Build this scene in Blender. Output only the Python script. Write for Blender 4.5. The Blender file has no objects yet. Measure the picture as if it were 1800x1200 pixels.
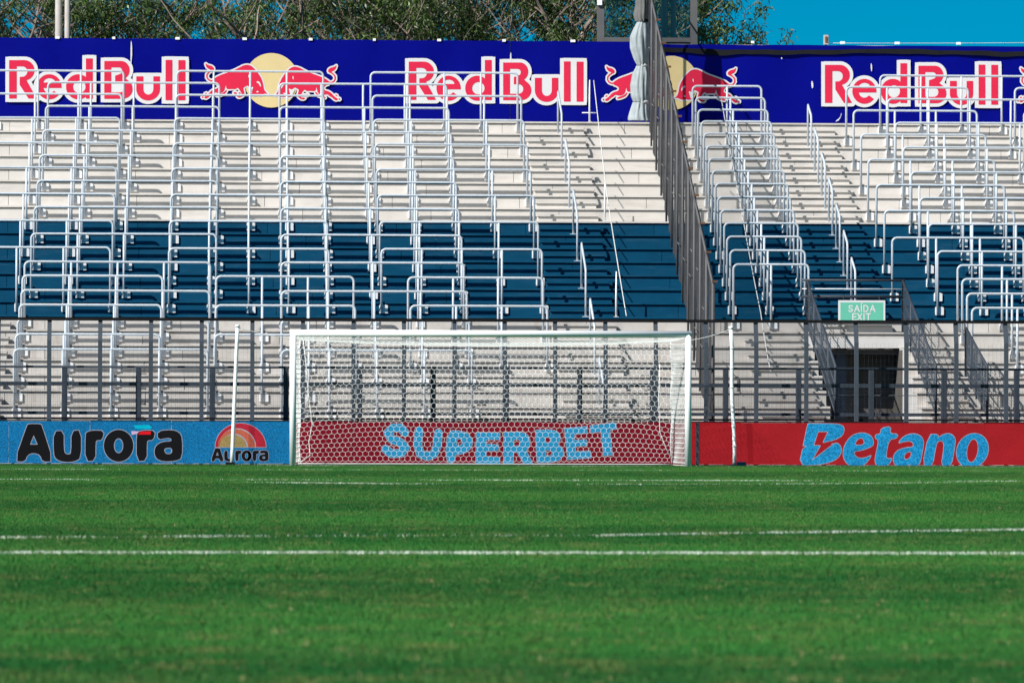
import bpy, math, random
import numpy as np
from mathutils import Vector, Matrix, Euler
random.seed(7); RNG = np.random.default_rng(7)
S = bpy.context.scene
COL = S.collection
PI = math.pi

# ------------------------------------------------------------------ camera
EYE = 1.24
FPX = 8600.0                      # focal length in pixels of an 1800 px wide frame
yaw = math.atan(450 / FPX); pitch = math.atan(104 / FPX); roll = math.radians(0.15)
cd = bpy.data.cameras.new('camera'); cam = bpy.data.objects.new('camera', cd); COL.objects.link(cam)
cd.sensor_width = 36.0; cd.lens = FPX / 1800 * 36.0
cd.clip_start = 0.5; cd.clip_end = 6000
cd.dof.use_dof = True; cd.dof.focus_distance = 97.0; cd.dof.aperture_fstop = 4.8
cam.location = (0, 0, EYE)
Rm = Matrix.Rotation(-yaw, 3, 'Z') @ Matrix.Rotation(PI / 2 + pitch, 3, 'X') @ Matrix.Rotation(roll, 3, 'Z')
cam.rotation_euler = Rm.to_euler()
S.camera = cam

def P(px, py, Y):
    """world X, Z of a point seen at a pixel of the photograph, on the vertical plane at distance Y"""
    d = Rm @ Vector(((px - 900) / FPX, (600 - py) / FPX, -1.0))
    t = Y / d.y
    return d.x * t, EYE + d.z * t

# ------------------------------------------------------------------ world, sun, exposure
SUNV = Vector((0.92, 0.735, -1.0)).normalized()          # the way the light travels
el = math.asin(-SUNV.z); az = math.atan2(-SUNV.x, -SUNV.y)
W = bpy.data.worlds.new('World'); S.world = W; W.use_nodes = True
nt = W.node_tree; bg = nt.nodes['Background']
sky = nt.nodes.new('ShaderNodeTexSky'); sky.sky_type = 'NISHITA'; sky.sun_disc = False
sky.sun_elevation = el; sky.sun_rotation = az
sky.altitude = 3000; sky.air_density = 0.9; sky.dust_density = 0.0; sky.ozone_density = 6.0
hs = nt.nodes.new('ShaderNodeHueSaturation'); hs.inputs['Saturation'].default_value = 1.75; hs.inputs['Hue'].default_value = 0.477
nt.links.new(sky.outputs[0], hs.inputs['Color']); nt.links.new(hs.outputs[0], bg.inputs[0])
bg.inputs[1].default_value = 0.050
sd = bpy.data.lights.new('sun', 'SUN'); so = bpy.data.objects.new('sun', sd); COL.objects.link(so)
sd.energy = 5.0; sd.angle = math.radians(0.5); sd.color = (1.0, 0.97, 0.925)
so.rotation_euler = SUNV.to_track_quat('-Z', 'Y').to_euler(); so.location = (-40, -30, 60)
S.view_settings.view_transform = 'Standard'; S.view_settings.look = 'None'
S.view_settings.gamma = 1.0; S.view_settings.use_curve_mapping = False
S.view_settings.exposure = 0.48
S.cycles.max_bounces = 6; S.cycles.transparent_max_bounces = 24
S.cycles.use_adaptive_sampling = True

# ------------------------------------------------------------------ helpers
def link(o, parent=None):
    COL.objects.link(o)
    if parent: o.parent = parent
    return o

def tag(o, label=None, cat=None, group=None, kind=None):
    if label: o['label'] = label
    if cat: o['category'] = cat
    if group: o['group'] = group
    if kind: o['kind'] = kind
    return o

def empty(name, loc=(0, 0, 0), label=None, cat=None, group=None):
    o = bpy.data.objects.new(name, None); o.location = loc; o.empty_display_size = .2
    link(o); return tag(o, label, cat, group)

class MB:
    """gathers simple solids and links them as one mesh object"""
    def __init__(s): s.v = []; s.f = []; s.sm = []
    def box(s, x0, x1, y0, y1, z0, z1):
        b = len(s.v)
        s.v += [(x0,y0,z0),(x1,y0,z0),(x1,y1,z0),(x0,y1,z0),(x0,y0,z1),(x1,y0,z1),(x1,y1,z1),(x0,y1,z1)]
        s.f += [(b,b+3,b+2,b+1),(b+4,b+5,b+6,b+7),(b,b+1,b+5,b+4),(b+1,b+2,b+6,b+5),(b+2,b+3,b+7,b+6),(b+3,b,b+4,b+7)]
        s.sm += [False]*6
        return s
    def bbox(s, x0, x1, y0, y1, z0, z1, c=.006):
        """box with its vertical and horizontal front edges chamfered"""
        b = len(s.v)
        for z in (z0, z1):
            s.v += [(x0+c,y0,z),(x1-c,y0,z),(x1,y0+c,z),(x1,y1,z),(x0,y1,z),(x0,y0+c,z)]
        for i in range(6):
            j = (i+1) % 6; s.f.append((b+i,b+j,b+6+j,b+6+i)); s.sm.append(False)
        s.f += [tuple(b+5-i for i in range(6)), tuple(b+6+i for i in range(6))]; s.sm += [False]*2
        return s
    def prism(s, pts, axis, a0, a1):
        """pts outline in the plane across axis ('x','y','z'), extruded from a0 to a1"""
        b = len(s.v); n = len(pts)
        for a in (a0, a1):
            for (p, q) in pts:
                s.v.append((a,p,q) if axis == 'x' else (p,a,q) if axis == 'y' else (p,q,a))
        for i in range(n):
            j = (i+1) % n; s.f.append((b+i,b+j,b+n+j,b+n+i)); s.sm.append(False)
        s.f += [tuple(b+i for i in range(n))[::-1], tuple(b+n+i for i in range(n))]; s.sm += [False]*2
        return s
    def tube(s, pts, r, n=8, cap=True):
        pts = [Vector(p) for p in pts]; m = len(pts)
        rr = r if isinstance(r, (list, tuple)) else [r]*m
        b = len(s.v); up = None
        for k, p in enumerate(pts):
            t = ((pts[min(k+1,m-1)] - p).normalized() if k < m-1 else Vector()) + ((p - pts[max(k-1,0)]).normalized() if k > 0 else Vector())
            if t.length < 1e-9: t = Vector((0,0,1))
            t.normalize()
            if up is None:
                up = Vector((0,0,1)) if abs(t.z) < .9 else Vector((0,1,0))
            up = up - t*up.dot(t)
            if up.length < 1e-6: up = t.orthogonal()
            up.normalize(); sd_ = t.cross(up)
            for i in range(n):
                a = 2*PI*(i+.5)/n
                s.v.append(tuple(p + (up*math.cos(a) + sd_*math.sin(a))*rr[k]))
        for k in range(m-1):
            for i in range(n):
                j = (i+1) % n
                s.f.append((b+k*n+i, b+(k+1)*n+i, b+(k+1)*n+j, b+k*n+j)); s.sm.append(n > 4)
        if cap:
            s.f.append(tuple(b+i for i in range(n))); s.sm.append(False)
            s.f.append(tuple(b+(m-1)*n+i for i in range(n))[::-1]); s.sm.append(False)
        return s
    def quad(s, a, b_, c, d):
        b = len(s.v); s.v += [tuple(a),tuple(b_),tuple(c),tuple(d)]; s.f.append((b,b+1,b+2,b+3)); s.sm.append(False); return s
    def mesh(s, name, mat):
        me = bpy.data.meshes.new(name); me.from_pydata(s.v, [], s.f)
        me.polygons.foreach_set('use_smooth', s.sm); me.materials.append(mat); me.update()
        return me
    def build(s, name, mat, parent=None, loc=(0,0,0)):
        o = bpy.data.objects.new(name, s.mesh(name, mat)); o.location = loc
        return link(o, parent)

def copy_tree(o, parent=None):
    c = o.copy(); link(c, parent)
    for ch in o.children: copy_tree(ch, c)
    return c

# ------------------------------------------------------------------ materials
def node(nt, t, **kw):
    n = nt.nodes.new(t)
    for k, v in kw.items():
        if k in n.inputs: n.inputs[k].default_value = v
        else: setattr(n, k, v)
    return n

KALB = .78      # paints and concretes are a little darker than their first swatches
def mat(name, col, rough=.6, metal=0., var=.12, scale=3., bump=0., bscale=60., rnd=0., spec=.4, stain=None, stain_amt=0., stain_scale=(1,1,1), coat=0):
    if name not in ('white_paint', 'white_net_cord', 'eucalyptus_bark', 'line_paint_on_grass'): col = tuple(c*KALB for c in col)
    m = bpy.data.materials.new(name); m.use_nodes = True; t = m.node_tree; L = t.links
    b = t.nodes['Principled BSDF']; b.inputs['Roughness'].default_value = rough; b.inputs['Metallic'].default_value = metal
    b.inputs['Specular IOR Level'].default_value = spec; b.inputs['Coat Weight'].default_value = coat
    geo = node(t, 'ShaderNodeNewGeometry')
    nz = node(t, 'ShaderNodeTexNoise', Scale=scale, Detail=6.0, Roughness=.6)
    L.new(geo.outputs['Position'], nz.inputs['Vector'])
    mr = node(t, 'ShaderNodeMapRange'); mr.inputs['From Min'].default_value = .3; mr.inputs['From Max'].default_value = .7
    mr.inputs['To Min'].default_value = 1-var; mr.inputs['To Max'].default_value = 1+var
    L.new(nz.outputs['Fac'], mr.inputs['Value'])
    val = mr.outputs[0]
    if rnd:
        oi = node(t, 'ShaderNodeObjectInfo'); m2 = node(t, 'ShaderNodeMapRange')
        m2.inputs['To Min'].default_value = 1-rnd; m2.inputs['To Max'].default_value = 1+rnd
        L.new(oi.outputs['Random'], m2.inputs['Value'])
        mm = node(t, 'ShaderNodeMath', operation='MULTIPLY'); L.new(val, mm.inputs[0]); L.new(m2.outputs[0], mm.inputs[1]); val = mm.outputs[0]
    vm = node(t, 'ShaderNodeVectorMath', operation='SCALE'); vm.inputs[0].default_value = col[:3]
    L.new(val, vm.inputs['Scale'])
    out = vm.outputs[0]
    if stain:
        mp = node(t, 'ShaderNodeMapping'); mp.inputs['Scale'].default_value = stain_scale
        L.new(geo.outputs['Position'], mp.inputs['Vector'])
        n2 = node(t, 'ShaderNodeTexNoise', Scale=1.0, Detail=8.0, Roughness=.7); L.new(mp.outputs[0], n2.inputs['Vector'])
        r2 = node(t, 'ShaderNodeMapRange'); r2.inputs['From Min'].default_value = .52; r2.inputs['From Max'].default_value = .75
        r2.inputs['To Max'].default_value = stain_amt; L.new(n2.outputs['Fac'], r2.inputs['Value'])
        mx = node(t, 'ShaderNodeMix', data_type='RGBA'); L.new(r2.outputs[0], mx.inputs[0]); L.new(out, mx.inputs[6])
        mx.inputs[7].default_value = (*stain, 1); out = mx.outputs[2]
    L.new(out, b.inputs['Base Color'])
    if bump:
        n3 = node(t, 'ShaderNodeTexNoise', Scale=bscale, Detail=4.0); L.new(geo.outputs['Position'], n3.inputs['Vector'])
        bp = node(t, 'ShaderNodeBump', Strength=bump, Distance=.01); L.new(n3.outputs['Fac'], bp.inputs['Height']); L.new(bp.outputs[0], b.inputs['Normal'])
    return m

def led(name, col, amt=.5):
    """printed/LED facing: fine speckle of lighter and darker dots in the colour itself"""
    col = tuple(c*.82 for c in col)
    m = bpy.data.materials.new(name); m.use_nodes = True; t = m.node_tree; L = t.links
    b = t.nodes['Principled BSDF']; b.inputs['Roughness'].default_value = .7; b.inputs['Specular IOR Level'].default_value = .06
    geo = node(t, 'ShaderNodeNewGeometry')
    nz = node(t, 'ShaderNodeTexNoise', Scale=38.0, Detail=3.0, Roughness=.8); L.new(geo.outputs['Position'], nz.inputs['Vector'])
    nb = node(t, 'ShaderNodeTexNoise', Scale=2.2, Detail=3.0); L.new(geo.outputs['Position'], nb.inputs['Vector'])
    mr = node(t, 'ShaderNodeMapRange'); mr.inputs['From Min'].default_value = .35; mr.inputs['From Max'].default_value = .72
    mr.inputs['To Min'].default_value = 1-amt*.6; mr.inputs['To Max'].default_value = 1+amt; L.new(nz.outputs['Fac'], mr.inputs['Value'])
    m2 = node(t, 'ShaderNodeMapRange'); m2.inputs['To Min'].default_value = .8; m2.inputs['To Max'].default_value = 1.2; L.new(nb.outputs['Fac'], m2.inputs['Value'])
    mm = node(t, 'ShaderNodeMath', operation='MULTIPLY'); L.new(mr.outputs[0], mm.inputs[0]); L.new(m2.outputs[0], mm.inputs[1])
    vm = node(t, 'ShaderNodeVectorMath', operation='SCALE'); vm.inputs[0].default_value = col; L.new(mm.outputs[0], vm.inputs['Scale'])
    # sparse pale dots
    r3 = node(t, 'ShaderNodeMapRange'); r3.inputs['From Min'].default_value = .64; r3.inputs['From Max'].default_value = .74
    r3.inputs['To Max'].default_value = amt*.7; n4 = node(t, 'ShaderNodeTexNoise', Scale=55.0, Detail=2.0); L.new(geo.outputs['Position'], n4.inputs['Vector'])
    L.new(n4.outputs['Fac'], r3.inputs['Value'])
    mx = node(t, 'ShaderNodeMix', data_type='RGBA'); L.new(r3.outputs[0], mx.inputs[0]); L.new(vm.outputs[0], mx.inputs[6])
    mx.inputs[7].default_value = (min(1,col[0]*1.3+.12), min(1,col[1]*1.3+.18), min(1,col[2]*1.1+.15), 1)
    # a lit screen: most of its colour is its own light, the rest is the sunlit face
    v2 = node(t, 'ShaderNodeVectorMath', operation='SCALE'); L.new(mx.outputs[2], v2.inputs[0]); v2.inputs['Scale'].default_value = .3
    L.new(v2.outputs[0], b.inputs['Base Color']); L.new(mx.outputs[2], b.inputs['Emission Color']); b.inputs['Emission Strength'].default_value = .62
    return m

M = {}
M['cream'] = mat('cream_concrete', (.76,.715,.665), .9, spec=.1, var=.05, scale=2.5, bump=.25, bscale=45, rnd=.045, stain=(.39,.36,.32), stain_amt=.65, stain_scale=(.9,1,7))
M['low'] = mat('dimmed_stained_cream_concrete', (.62,.585,.55), .9, spec=.1, var=.09, scale=2.5, bump=.25, bscale=45, rnd=.06, stain=(.31,.26,.22), stain_amt=.7, stain_scale=(3.5,1,1.6))  # same cream, darkened to imitate dimming by the fence mesh; brown stain streaks are its own
M['blue'] = mat('blue_painted_concrete', (.002,.072,.150), .7, spec=.08, var=.10, scale=3.5, bump=.2, bscale=45, rnd=.06, stain=(.05,.12,.18), stain_amt=.35, stain_scale=(1.2,1,8))
M['rail'] = mat('pale_galvanised_paint', (.62,.685,.75), .4, var=.10, scale=14, rnd=.05, spec=.4, stain=(.42,.44,.45), stain_amt=.5, stain_scale=(9,9,5))
M['plate'] = mat('plate_paint', (.92,.92,.92), .5, var=.1, scale=30)
M['steel'] = mat('dark_grey_steel', (.045,.058,.078), .6, spec=.2, var=.15, scale=5)
M['steel2'] = mat('mid_grey_steel', (.066,.082,.105), .6, spec=.2, var=.15, scale=5)
M['black'] = mat('black_paint', (.012,.012,.014), .6, var=.2, spec=.1)
M['white'] = mat('white_paint', (.86,.87,.88), .5, var=.02, scale=6, spec=.25)
M['banner'] = mat('blue_vinyl', (.0010,.003,.235), .5, var=.08, scale=1.3, spec=.06, bump=.5, bscale=2.2)
M['red'] = mat('red_vinyl', (.84,.030,.085), .5, var=.04, scale=3, spec=.1)
M['wht'] = mat('white_vinyl', (.85,.84,.84), .5, var=.03, scale=3, spec=.3)
M['sun'] = mat('pale_yellow_vinyl', (.86,.68,.33), .5, var=.03, scale=3, spec=.3)
M['cloth'] = mat('grey_tarpaulin', (.42,.47,.49), .8, var=.15, scale=6, spec=.2)
M['cloth2'] = mat('dull_grey_tarpaulin', (.18,.18,.175), .8, var=.2, scale=6, spec=.2)
M['rope'] = mat('white_rope', (.75,.75,.72), .8)
M['net'] = mat('white_net_cord', (.88,.88,.86), .7, var=.02)
M['rust'] = mat('rusty_bracket', (.16,.075,.04), .8, var=.3, scale=20)
M['ledblue'] = led('blue_led_face', (.006,.155,.36), .8)
M['ledmar'] = led('maroon_led_face', (.21,.006,.018), .25)
M['ledred'] = led('red_led_face', (.36,.014,.020), .18)
M['ledtxt'] = led('bright_blue_lettering', (.012,.25,.52), .9)
M['ledtxt2'] = led('soft_blue_lettering', (.02,.30,.56), .35)
M['ledpale'] = led('pale_lettering_edge', (.36,.36,.44), .3)
M['ledblk'] = mat('black_lettering', (.010,.010,.012), .7, var=.1, spec=.05)
M['crim'] = led('crimson_arch', (.42,.02,.04), .3)
M['orng'] = led('orange_arch', (.50,.12,.07), .3)
M['gold'] = led('gold_sun', (.33,.24,.09), .35)
M['cyan'] = led('cyan_pixels', (.0,.45,.62), .2)
M['redpx'] = led('red_pixels', (.75,.01,.02), .1)
M['pink'] = led('pink_pixels', (.65,.45,.65), .1)
M['signg'] = mat('green_sign_face', (.16,.62,.44), .5, var=.04)
M['dark'] = mat('dark_interior', (.12,.11,.10), .9, var=.3, scale=1.5)  # shade of the unlit passage is put into this colour
M['wallw'] = mat('white_wall_paint', (.74,.72,.70), .8, var=.05)
M['booth'] = mat('grey_booth_steel', (.15,.15,.155), .7, spec=.15, var=.1)
M['mast'] = mat('pale_concrete_mast', (.55,.51,.47), .8, var=.1, scale=4, bump=.2)
M['bark'] = mat('eucalyptus_bark', (.20,.155,.125), .85, var=.4, scale=5, bump=.6, bscale=25, stain=(.36,.30,.25), stain_amt=.7, stain_scale=(5,5,1.3))

# ------------------------------------------------------------------ flat print built as geometry (union of outlines, grown by a margin)
def ell(cx, cy, rx, ry, a0=0, a1=360, n=28):
    return [(cx + rx*math.cos(math.radians(a0+(a1-a0)*k/n)), cy - ry*math.sin(math.radians(a0+(a1-a0)*k/n))) for k in range(n+(0 if abs(a1-a0) == 360 else 1))]
def smooth(p, it=2):
    for _ in range(it):
        q = []
        for i in range(len(p)):
            a, b = p[i], p[(i+1) % len(p)]
            q += [(a[0]*.75+b[0]*.25, a[1]*.75+b[1]*.25), (a[0]*.25+b[0]*.75, a[1]*.25+b[1]*.75)]
        p = q
    return p
def segdist(X, Y, pts, closed):
    d = np.full(X.shape, 1e9); n = len(pts)
    for i in range(n if closed else n-1):
        ax, ay = pts[i]; bx, by = pts[(i+1) % n]
        dx, dy = bx-ax, by-ay; l2 = dx*dx+dy*dy+1e-12
        t = np.clip(((X-ax)*dx+(Y-ay)*dy)/l2, 0, 1)
        d = np.minimum(d, (X-ax-t*dx)**2+(Y-ay-t*dy)**2)
    return np.sqrt(d)
def inside(X, Y, pts):
    c = np.zeros(X.shape, bool); n = len(pts)
    for i in range(n):
        ax, ay = pts[i]; bx, by = pts[(i+1) % n]
        if ay == by: continue
        k = ((ay > Y) != (by > Y)) & (X < (bx-ax)*(Y-ay)/(by-ay)+ax)
        c ^= k
    return c
def sdf(X, Y, shapes):
    """shapes: ('p', [contours]) even-odd outline, ('s', pts, width) stroke, ('-', [contours]) cut"""
    D = np.full(X.shape, 1e9)
    for s in shapes:
        if s[0] == 's':
            D = np.minimum(D, segdist(X, Y, s[1], False) - s[2]/2)
        else:
            d = np.full(X.shape, 1e9); c = np.zeros(X.shape, bool)
            for k in s[1]:
                d = np.minimum(d, segdist(X, Y, k, True)); c ^= inside(X, Y, k)
            d = np.where(c, -d, d)
            D = np.minimum(D, d) if s[0] == 'p' else np.maximum(D, -d)
    return D
def print_mesh(name, shapes, level, cell, f, material, rough_edge=0.):
    """f maps drawing units to world coordinates"""
    xs = [p[0] for s in shapes for k in ([s[1]] if s[0] == 's' else s[1]) for p in k]; ys = [p[1] for s in shapes for k in ([s[1]] if s[0] == 's' else s[1]) for p in k]
    pad = level + cell*2 + max([s[2]/2 for s in shapes if s[0] == 's'] + [0])
    gx = np.arange(min(xs)-pad, max(xs)+pad+cell, cell); gy = np.arange(min(ys)-pad, max(ys)+pad+cell, cell)
    X, Y = np.meshgrid(gx, gy); D = sdf(X, Y, shapes) - level
    D = np.where(np.abs(D) < cell*.02, cell*.02, D)
    ins = D < 0; V = []; F = []
    def vv(x, y): V.append(f(x, y)); return len(V)-1
    ny, nx = D.shape
    cnt = ins[:-1,:-1].astype(int)+ins[1:,:-1]+ins[:-1,1:]+ins[1:,1:]
    for j in range(ny-1):
        row = cnt[j]; i = 0
        nzr = np.nonzero(row)[0]
        if len(nzr) == 0: continue
        i = nzr[0]; last = nzr[-1]
        while i <= last:
            c = row[i]
            if c == 4:
                k = i
                while k+1 <= last and row[k+1] == 4: k += 1
                F.append((vv(gx[i],gy[j+1]), vv(gx[k+1],gy[j+1]), vv(gx[k+1],gy[j]), vv(gx[i],gy[j]))); i = k+1; continue
            if c:
                cor = [(i,j+1),(i+1,j+1),(i+1,j),(i,j)]; poly = []
                for q in range(4):
                    a = cor[q]; b = cor[(q+1) % 4]; da = D[a[1],a[0]]; db = D[b[1],b[0]]
                    if da < 0: poly.append((gx[a[0]], gy[a[1]]))
                    if (da < 0) != (db < 0):
                        t = da/(da-db); poly.append((gx[a[0]]+t*(gx[b[0]]-gx[a[0]]), gy[a[1]]+t*(gy[b[1]]-gy[a[1]])))
                if len(poly) > 2: F.append(tuple(vv(*p) for p in poly))
            i += 1
    me = bpy.data.meshes.new(name); me.from_pydata(V, [], F); me.materials.append(material); me.update()
    return me
def pobj(name, me, parent, loc=(0,0,0)):
    o = bpy.data.objects.new(name, me); o.location = loc; return link(o, parent)

# ================================================================== SETTING
def grass_mat(name, blades):
    m = bpy.data.materials.new(name); m.use_nodes = True; t = m.node_tree; L = t.links
    b = t.nodes['Principled BSDF']; b.inputs['Roughness'].default_value = .55; b.inputs['Specular IOR Level'].default_value = .06
    geo = node(t, 'ShaderNodeNewGeometry'); sep = node(t, 'ShaderNodeSeparateXYZ'); L.new(geo.outputs['Position'], sep.inputs[0])
    # mowing bands across the pitch: the mower leaves the turf in two tones
    warp = node(t, 'ShaderNodeTexNoise', Scale=.35, Detail=2.0); L.new(geo.outputs['Position'], warp.inputs['Vector'])
    a = node(t, 'ShaderNodeMath', operation='MULTIPLY_ADD'); L.new(warp.outputs['Fac'], a.inputs[0]); a.inputs[1].default_value = 1.2; L.new(sep.outputs['Y'], a.inputs[2])
    s1 = node(t, 'ShaderNodeMath', operation='MULTIPLY'); L.new(a.outputs[0], s1.inputs[0]); s1.inputs[1].default_value = 2*PI/12.2
    s2 = node(t, 'ShaderNodeMath', operation='SINE'); L.new(s1.outputs[0], s2.inputs[0])
    r = node(t, 'ShaderNodeMapRange'); r.inputs['From Min'].default_value = -.5; r.inputs['From Max'].default_value = .5; L.new(s2.outputs[0], r.inputs['Value'])
    mx = node(t, 'ShaderNodeMix', data_type='RGBA'); L.new(r.outputs[0], mx.inputs[0])
    mx.inputs[6].default_value = (.017,.102,.021,1); mx.inputs[7].default_value = (.038,.162,.030,1)
    out = mx.outputs[2]
    def blend(src, scale, lo, hi, amt, colr, stretch=(1,1,1), detail=5.0):
        mp = node(t, 'ShaderNodeMapping'); mp.inputs['Scale'].default_value = stretch; L.new(geo.outputs['Position'], mp.inputs['Vector'])
        n = node(t, 'ShaderNodeTexNoise', Scale=scale, Detail=detail, Roughness=.65); L.new(mp.outputs[0], n.inputs['Vector'])
        q = node(t, 'ShaderNodeMapRange'); q.inputs['From Min'].default_value = lo; q.inputs['From Max'].default_value = hi; q.inputs['To Max'].default_value = amt
        L.new(n.outputs['Fac'], q.inputs['Value'])
        x = node(t, 'ShaderNodeMix', data_type='RGBA'); L.new(q.outputs[0], x.inputs[0]); L.new(src, x.inputs[6]); x.inputs[7].default_value = (*colr,1)
        return x.outputs[2]
    out = blend(out, .9, .45, .68, .75, (.064,.148,.034), (.45,.8,1))
    out = blend(out, 1.7, .5, .72, .75, (.009,.080,.022), (.25,1.2,1))
    out = blend(out, 3.1, .54, .66, .8, (.17,.18,.06), (.5,1,1))
    out = blend(out, 7.0, .66, .72, .95, (.42,.33,.18), (.8,1,1), 2.0)
    if blades:
        at = node(t, 'ShaderNodeAttribute', attribute_name='rnd')
        q = node(t, 'ShaderNodeMapRange'); q.inputs['To Min'].default_value = .75; q.inputs['To Max'].default_value = 1.3; L.new(at.outputs['Fac'], q.inputs['Value'])
        v = node(t, 'ShaderNodeVectorMath', operation='SCALE'); L.new(out, v.inputs[0]); L.new(q.outputs[0], v.inputs['Scale']); out = v.outputs[0]
    else:
        n = node(t, 'ShaderNodeTexNoise', Scale=70.0, Detail=3.0); L.new(geo.outputs['Position'], n.inputs['Vector'])
        bp = node(t, 'ShaderNodeBump', Strength=.8, Distance=.02); L.new(n.outputs['Fac'], bp.inputs['Height']); L.new(bp.outputs[0], b.inputs['Normal'])
    L.new(out, b.inputs['Base Color'])
    return m

MB().box(-900, 900, -300, 1500, -.6, -.004).build('ground', mat('dry_ground', (.16,.13,.09), .95, var=.3, scale=.05)) ['kind'] = 'structure'
pm = MB(); pm.quad((-32,-20,0),(40,-20,0),(40,94.05,0),(-32,94.05,0))
pm.build('pitch', grass_mat('turf', False))['kind'] = 'structure'
pm = MB(); pm.quad((-32,94.05,.002),(40,94.05,.002),(40,96,.002),(-32,96,.002))
pm.build('stand_path', mat('concrete_path', (.32,.31,.29), .9, bump=.2))['kind'] = 'structure'

def blades_mesh(name, xy, hmin, hmax, wid, material, lean=.35):
    n = len(xy); ang = RNG.uniform(0, 2*PI, n); h = RNG.uniform(hmin, hmax, n); w = wid*RNG.uniform(.7, 1.4, n)
    la = RNG.uniform(0, 2*PI, n); lm = RNG.uniform(0, lean, n)*h
    v = np.zeros((n*3, 3), np.float32)
    v[0::3,0] = xy[:,0]-np.cos(ang)*w/2; v[0::3,1] = xy[:,1]-np.sin(ang)*w/2
    v[1::3,0] = xy[:,0]+np.cos(ang)*w/2; v[1::3,1] = xy[:,1]+np.sin(ang)*w/2
    v[2::3,0] = xy[:,0]+np.cos(la)*lm; v[2::3,1] = xy[:,1]+np.sin(la)*lm; v[2::3,2] = h
    me = bpy.data.meshes.new(name); me.vertices.add(n*3); me.vertices.foreach_set('co', v.ravel())
    me.loops.add(n*3); me.loops.foreach_set('vertex_index', np.arange(n*3, dtype=np.int32))
    me.polygons.add(n); me.polygons.foreach_set('loop_start', np.arange(0, n*3, 3, dtype=np.int32))
    me.update(); a = me.attributes.new('rnd', 'FLOAT', 'FACE'); a.data.foreach_set('value', RNG.random(n).astype(np.float32))
    me.materials.append(material); me.validate()
    return me

GM = grass_mat('grass_blades', True)
# the turf is one patch of blades, repeated (turned at random) by geometry nodes over the pitch in view
patch_xy = RNG.uniform(-1.05, 1.05, (9000, 2))
patch = link(bpy.data.objects.new('grass_patch', blades_mesh('grass_patch', patch_xy, .012, .030, .006, GM)))
tag(patch, 'patch of short mown turf at the near edge of the pitch', 'grass', kind='stuff')
pts = []
for iy in range(44):
    y = 8 + 2*iy - .0
    if y > 92.6: continue
    xl = -0.055*y - 3.2; xr = .165*y + 3.2
    for ix in range(int((xr-xl)/2)+1): pts.append((xl + 1 + 2*ix, y, 0))
patch.location = (pts[0][0], pts[0][1]-2, 0)
gme = bpy.data.meshes.new('grass'); gme.from_pydata(pts, [], []); gob = link(bpy.data.objects.new('grass', gme))
tag(gob, 'short mown striped green turf covering the football pitch', 'grass', kind='stuff')
ng = bpy.data.node_groups.new('scatter_grass', 'GeometryNodeTree')
ng.interface.new_socket('Geometry', in_out='INPUT', socket_type='NodeSocketGeometry'); ng.interface.new_socket('Geometry', in_out='OUTPUT', socket_type='NodeSocketGeometry')
gi = ng.nodes.new('NodeGroupInput'); go = ng.nodes.new('NodeGroupOutput'); iop = ng.nodes.new('GeometryNodeInstanceOnPoints')
oi = ng.nodes.new('GeometryNodeObjectInfo'); oi.inputs['Object'].default_value = patch; oi.inputs['As Instance'].default_value = True
rv = ng.nodes.new('FunctionNodeRandomValue'); rv.data_type = 'INT'; rv.inputs['Min'].default_value = 0; rv.inputs['Max'].default_value = 3
mu = ng.nodes.new('ShaderNodeMath'); mu.operation = 'MULTIPLY'; mu.inputs[1].default_value = PI/2
cx = ng.nodes.new('ShaderNodeCombineXYZ')
o_int = [o for o in rv.outputs if o.type == 'INT'][0]
i_min = [i for i in rv.inputs if i.type == 'INT'][0]; i_max = [i for i in rv.inputs if i.type == 'INT'][1]; i_min.default_value = 0; i_max.default_value = 3
ng.links.new(o_int, mu.inputs[0]); ng.links.new(mu.outputs[0], cx.inputs['Z']); ng.links.new(cx.outputs[0], iop.inputs['Rotation'])
ng.links.new(gi.outputs[0], iop.inputs['Points']); ng.links.new(oi.outputs['Geometry'], iop.inputs['Instance']); ng.links.new(iop.outputs[0], go.inputs[0])
gob.modifiers.new('scatter', 'NODES').node_group = ng

# painted lines: dense chalk-white blades along each marking, thin where the photo shows them worn
LM = mat('line_paint_on_grass', (.80,.84,.76), .8, var=.25, scale=6, stain=(.20,.34,.13), stain_amt=.75, stain_scale=(2,2,1))
def line(path, width, dens, worn, hs_=1.):
    n_ = []
    tot = sum(math.dist(path[i], path[i+1]) for i in range(len(path)-1))
    out = []
    for i in range(len(path)-1):
        a = np.array(path[i]); b = np.array(path[i+1]); l = np.linalg.norm(b-a); d = (b-a)/l; nn = np.array((-d[1], d[0]))
        k = int(l*width*dens); t = RNG.uniform(0, l, k); w = RNG.normal(0, width*.36, k)
        p = a + d*t[:,None] + nn*w[:,None]
        keep = RNG.random(k) < worn(p[:,0])
        out.append(p[keep])
    xy = np.concatenate(out)
    o = link(bpy.data.objects.new('pitch_line', blades_mesh('pitch_line', xy, .020*hs_, .044*hs_, .009, LM, .5))); o['kind'] = 'structure'
    return o
from mathutils import noise
def wornf(base, amp, sc, seed):
    def g(xs):
        u = np.unique(np.round(xs*4)/4); tab = {float(k): noise.noise(Vector((k*sc, seed, 0))) for k in u}
        return np.clip(base + amp*np.array([tab[float(k)] for k in np.round(xs*4)/4]), .0, 1)
    return g
GY = 92.0; GX = (0.695+8.145)/2
line([(-8, 39.5), (14, 39.5)], .12, 9000, wornf(.66, .8, 1.6, 1), .74)                       # halfway line
cpath = []
for px, py in [(-60,948),(60,947),(175,946),(400,945),(640,943.5),(900,943),(1040,943),(1350,938),(1600,935),(1860,931)]:
    d = EYE*FPX/(py - 704 - (px-450)*.0005); X, _ = P(px, py, d); cpath.append((X, d))
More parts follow.
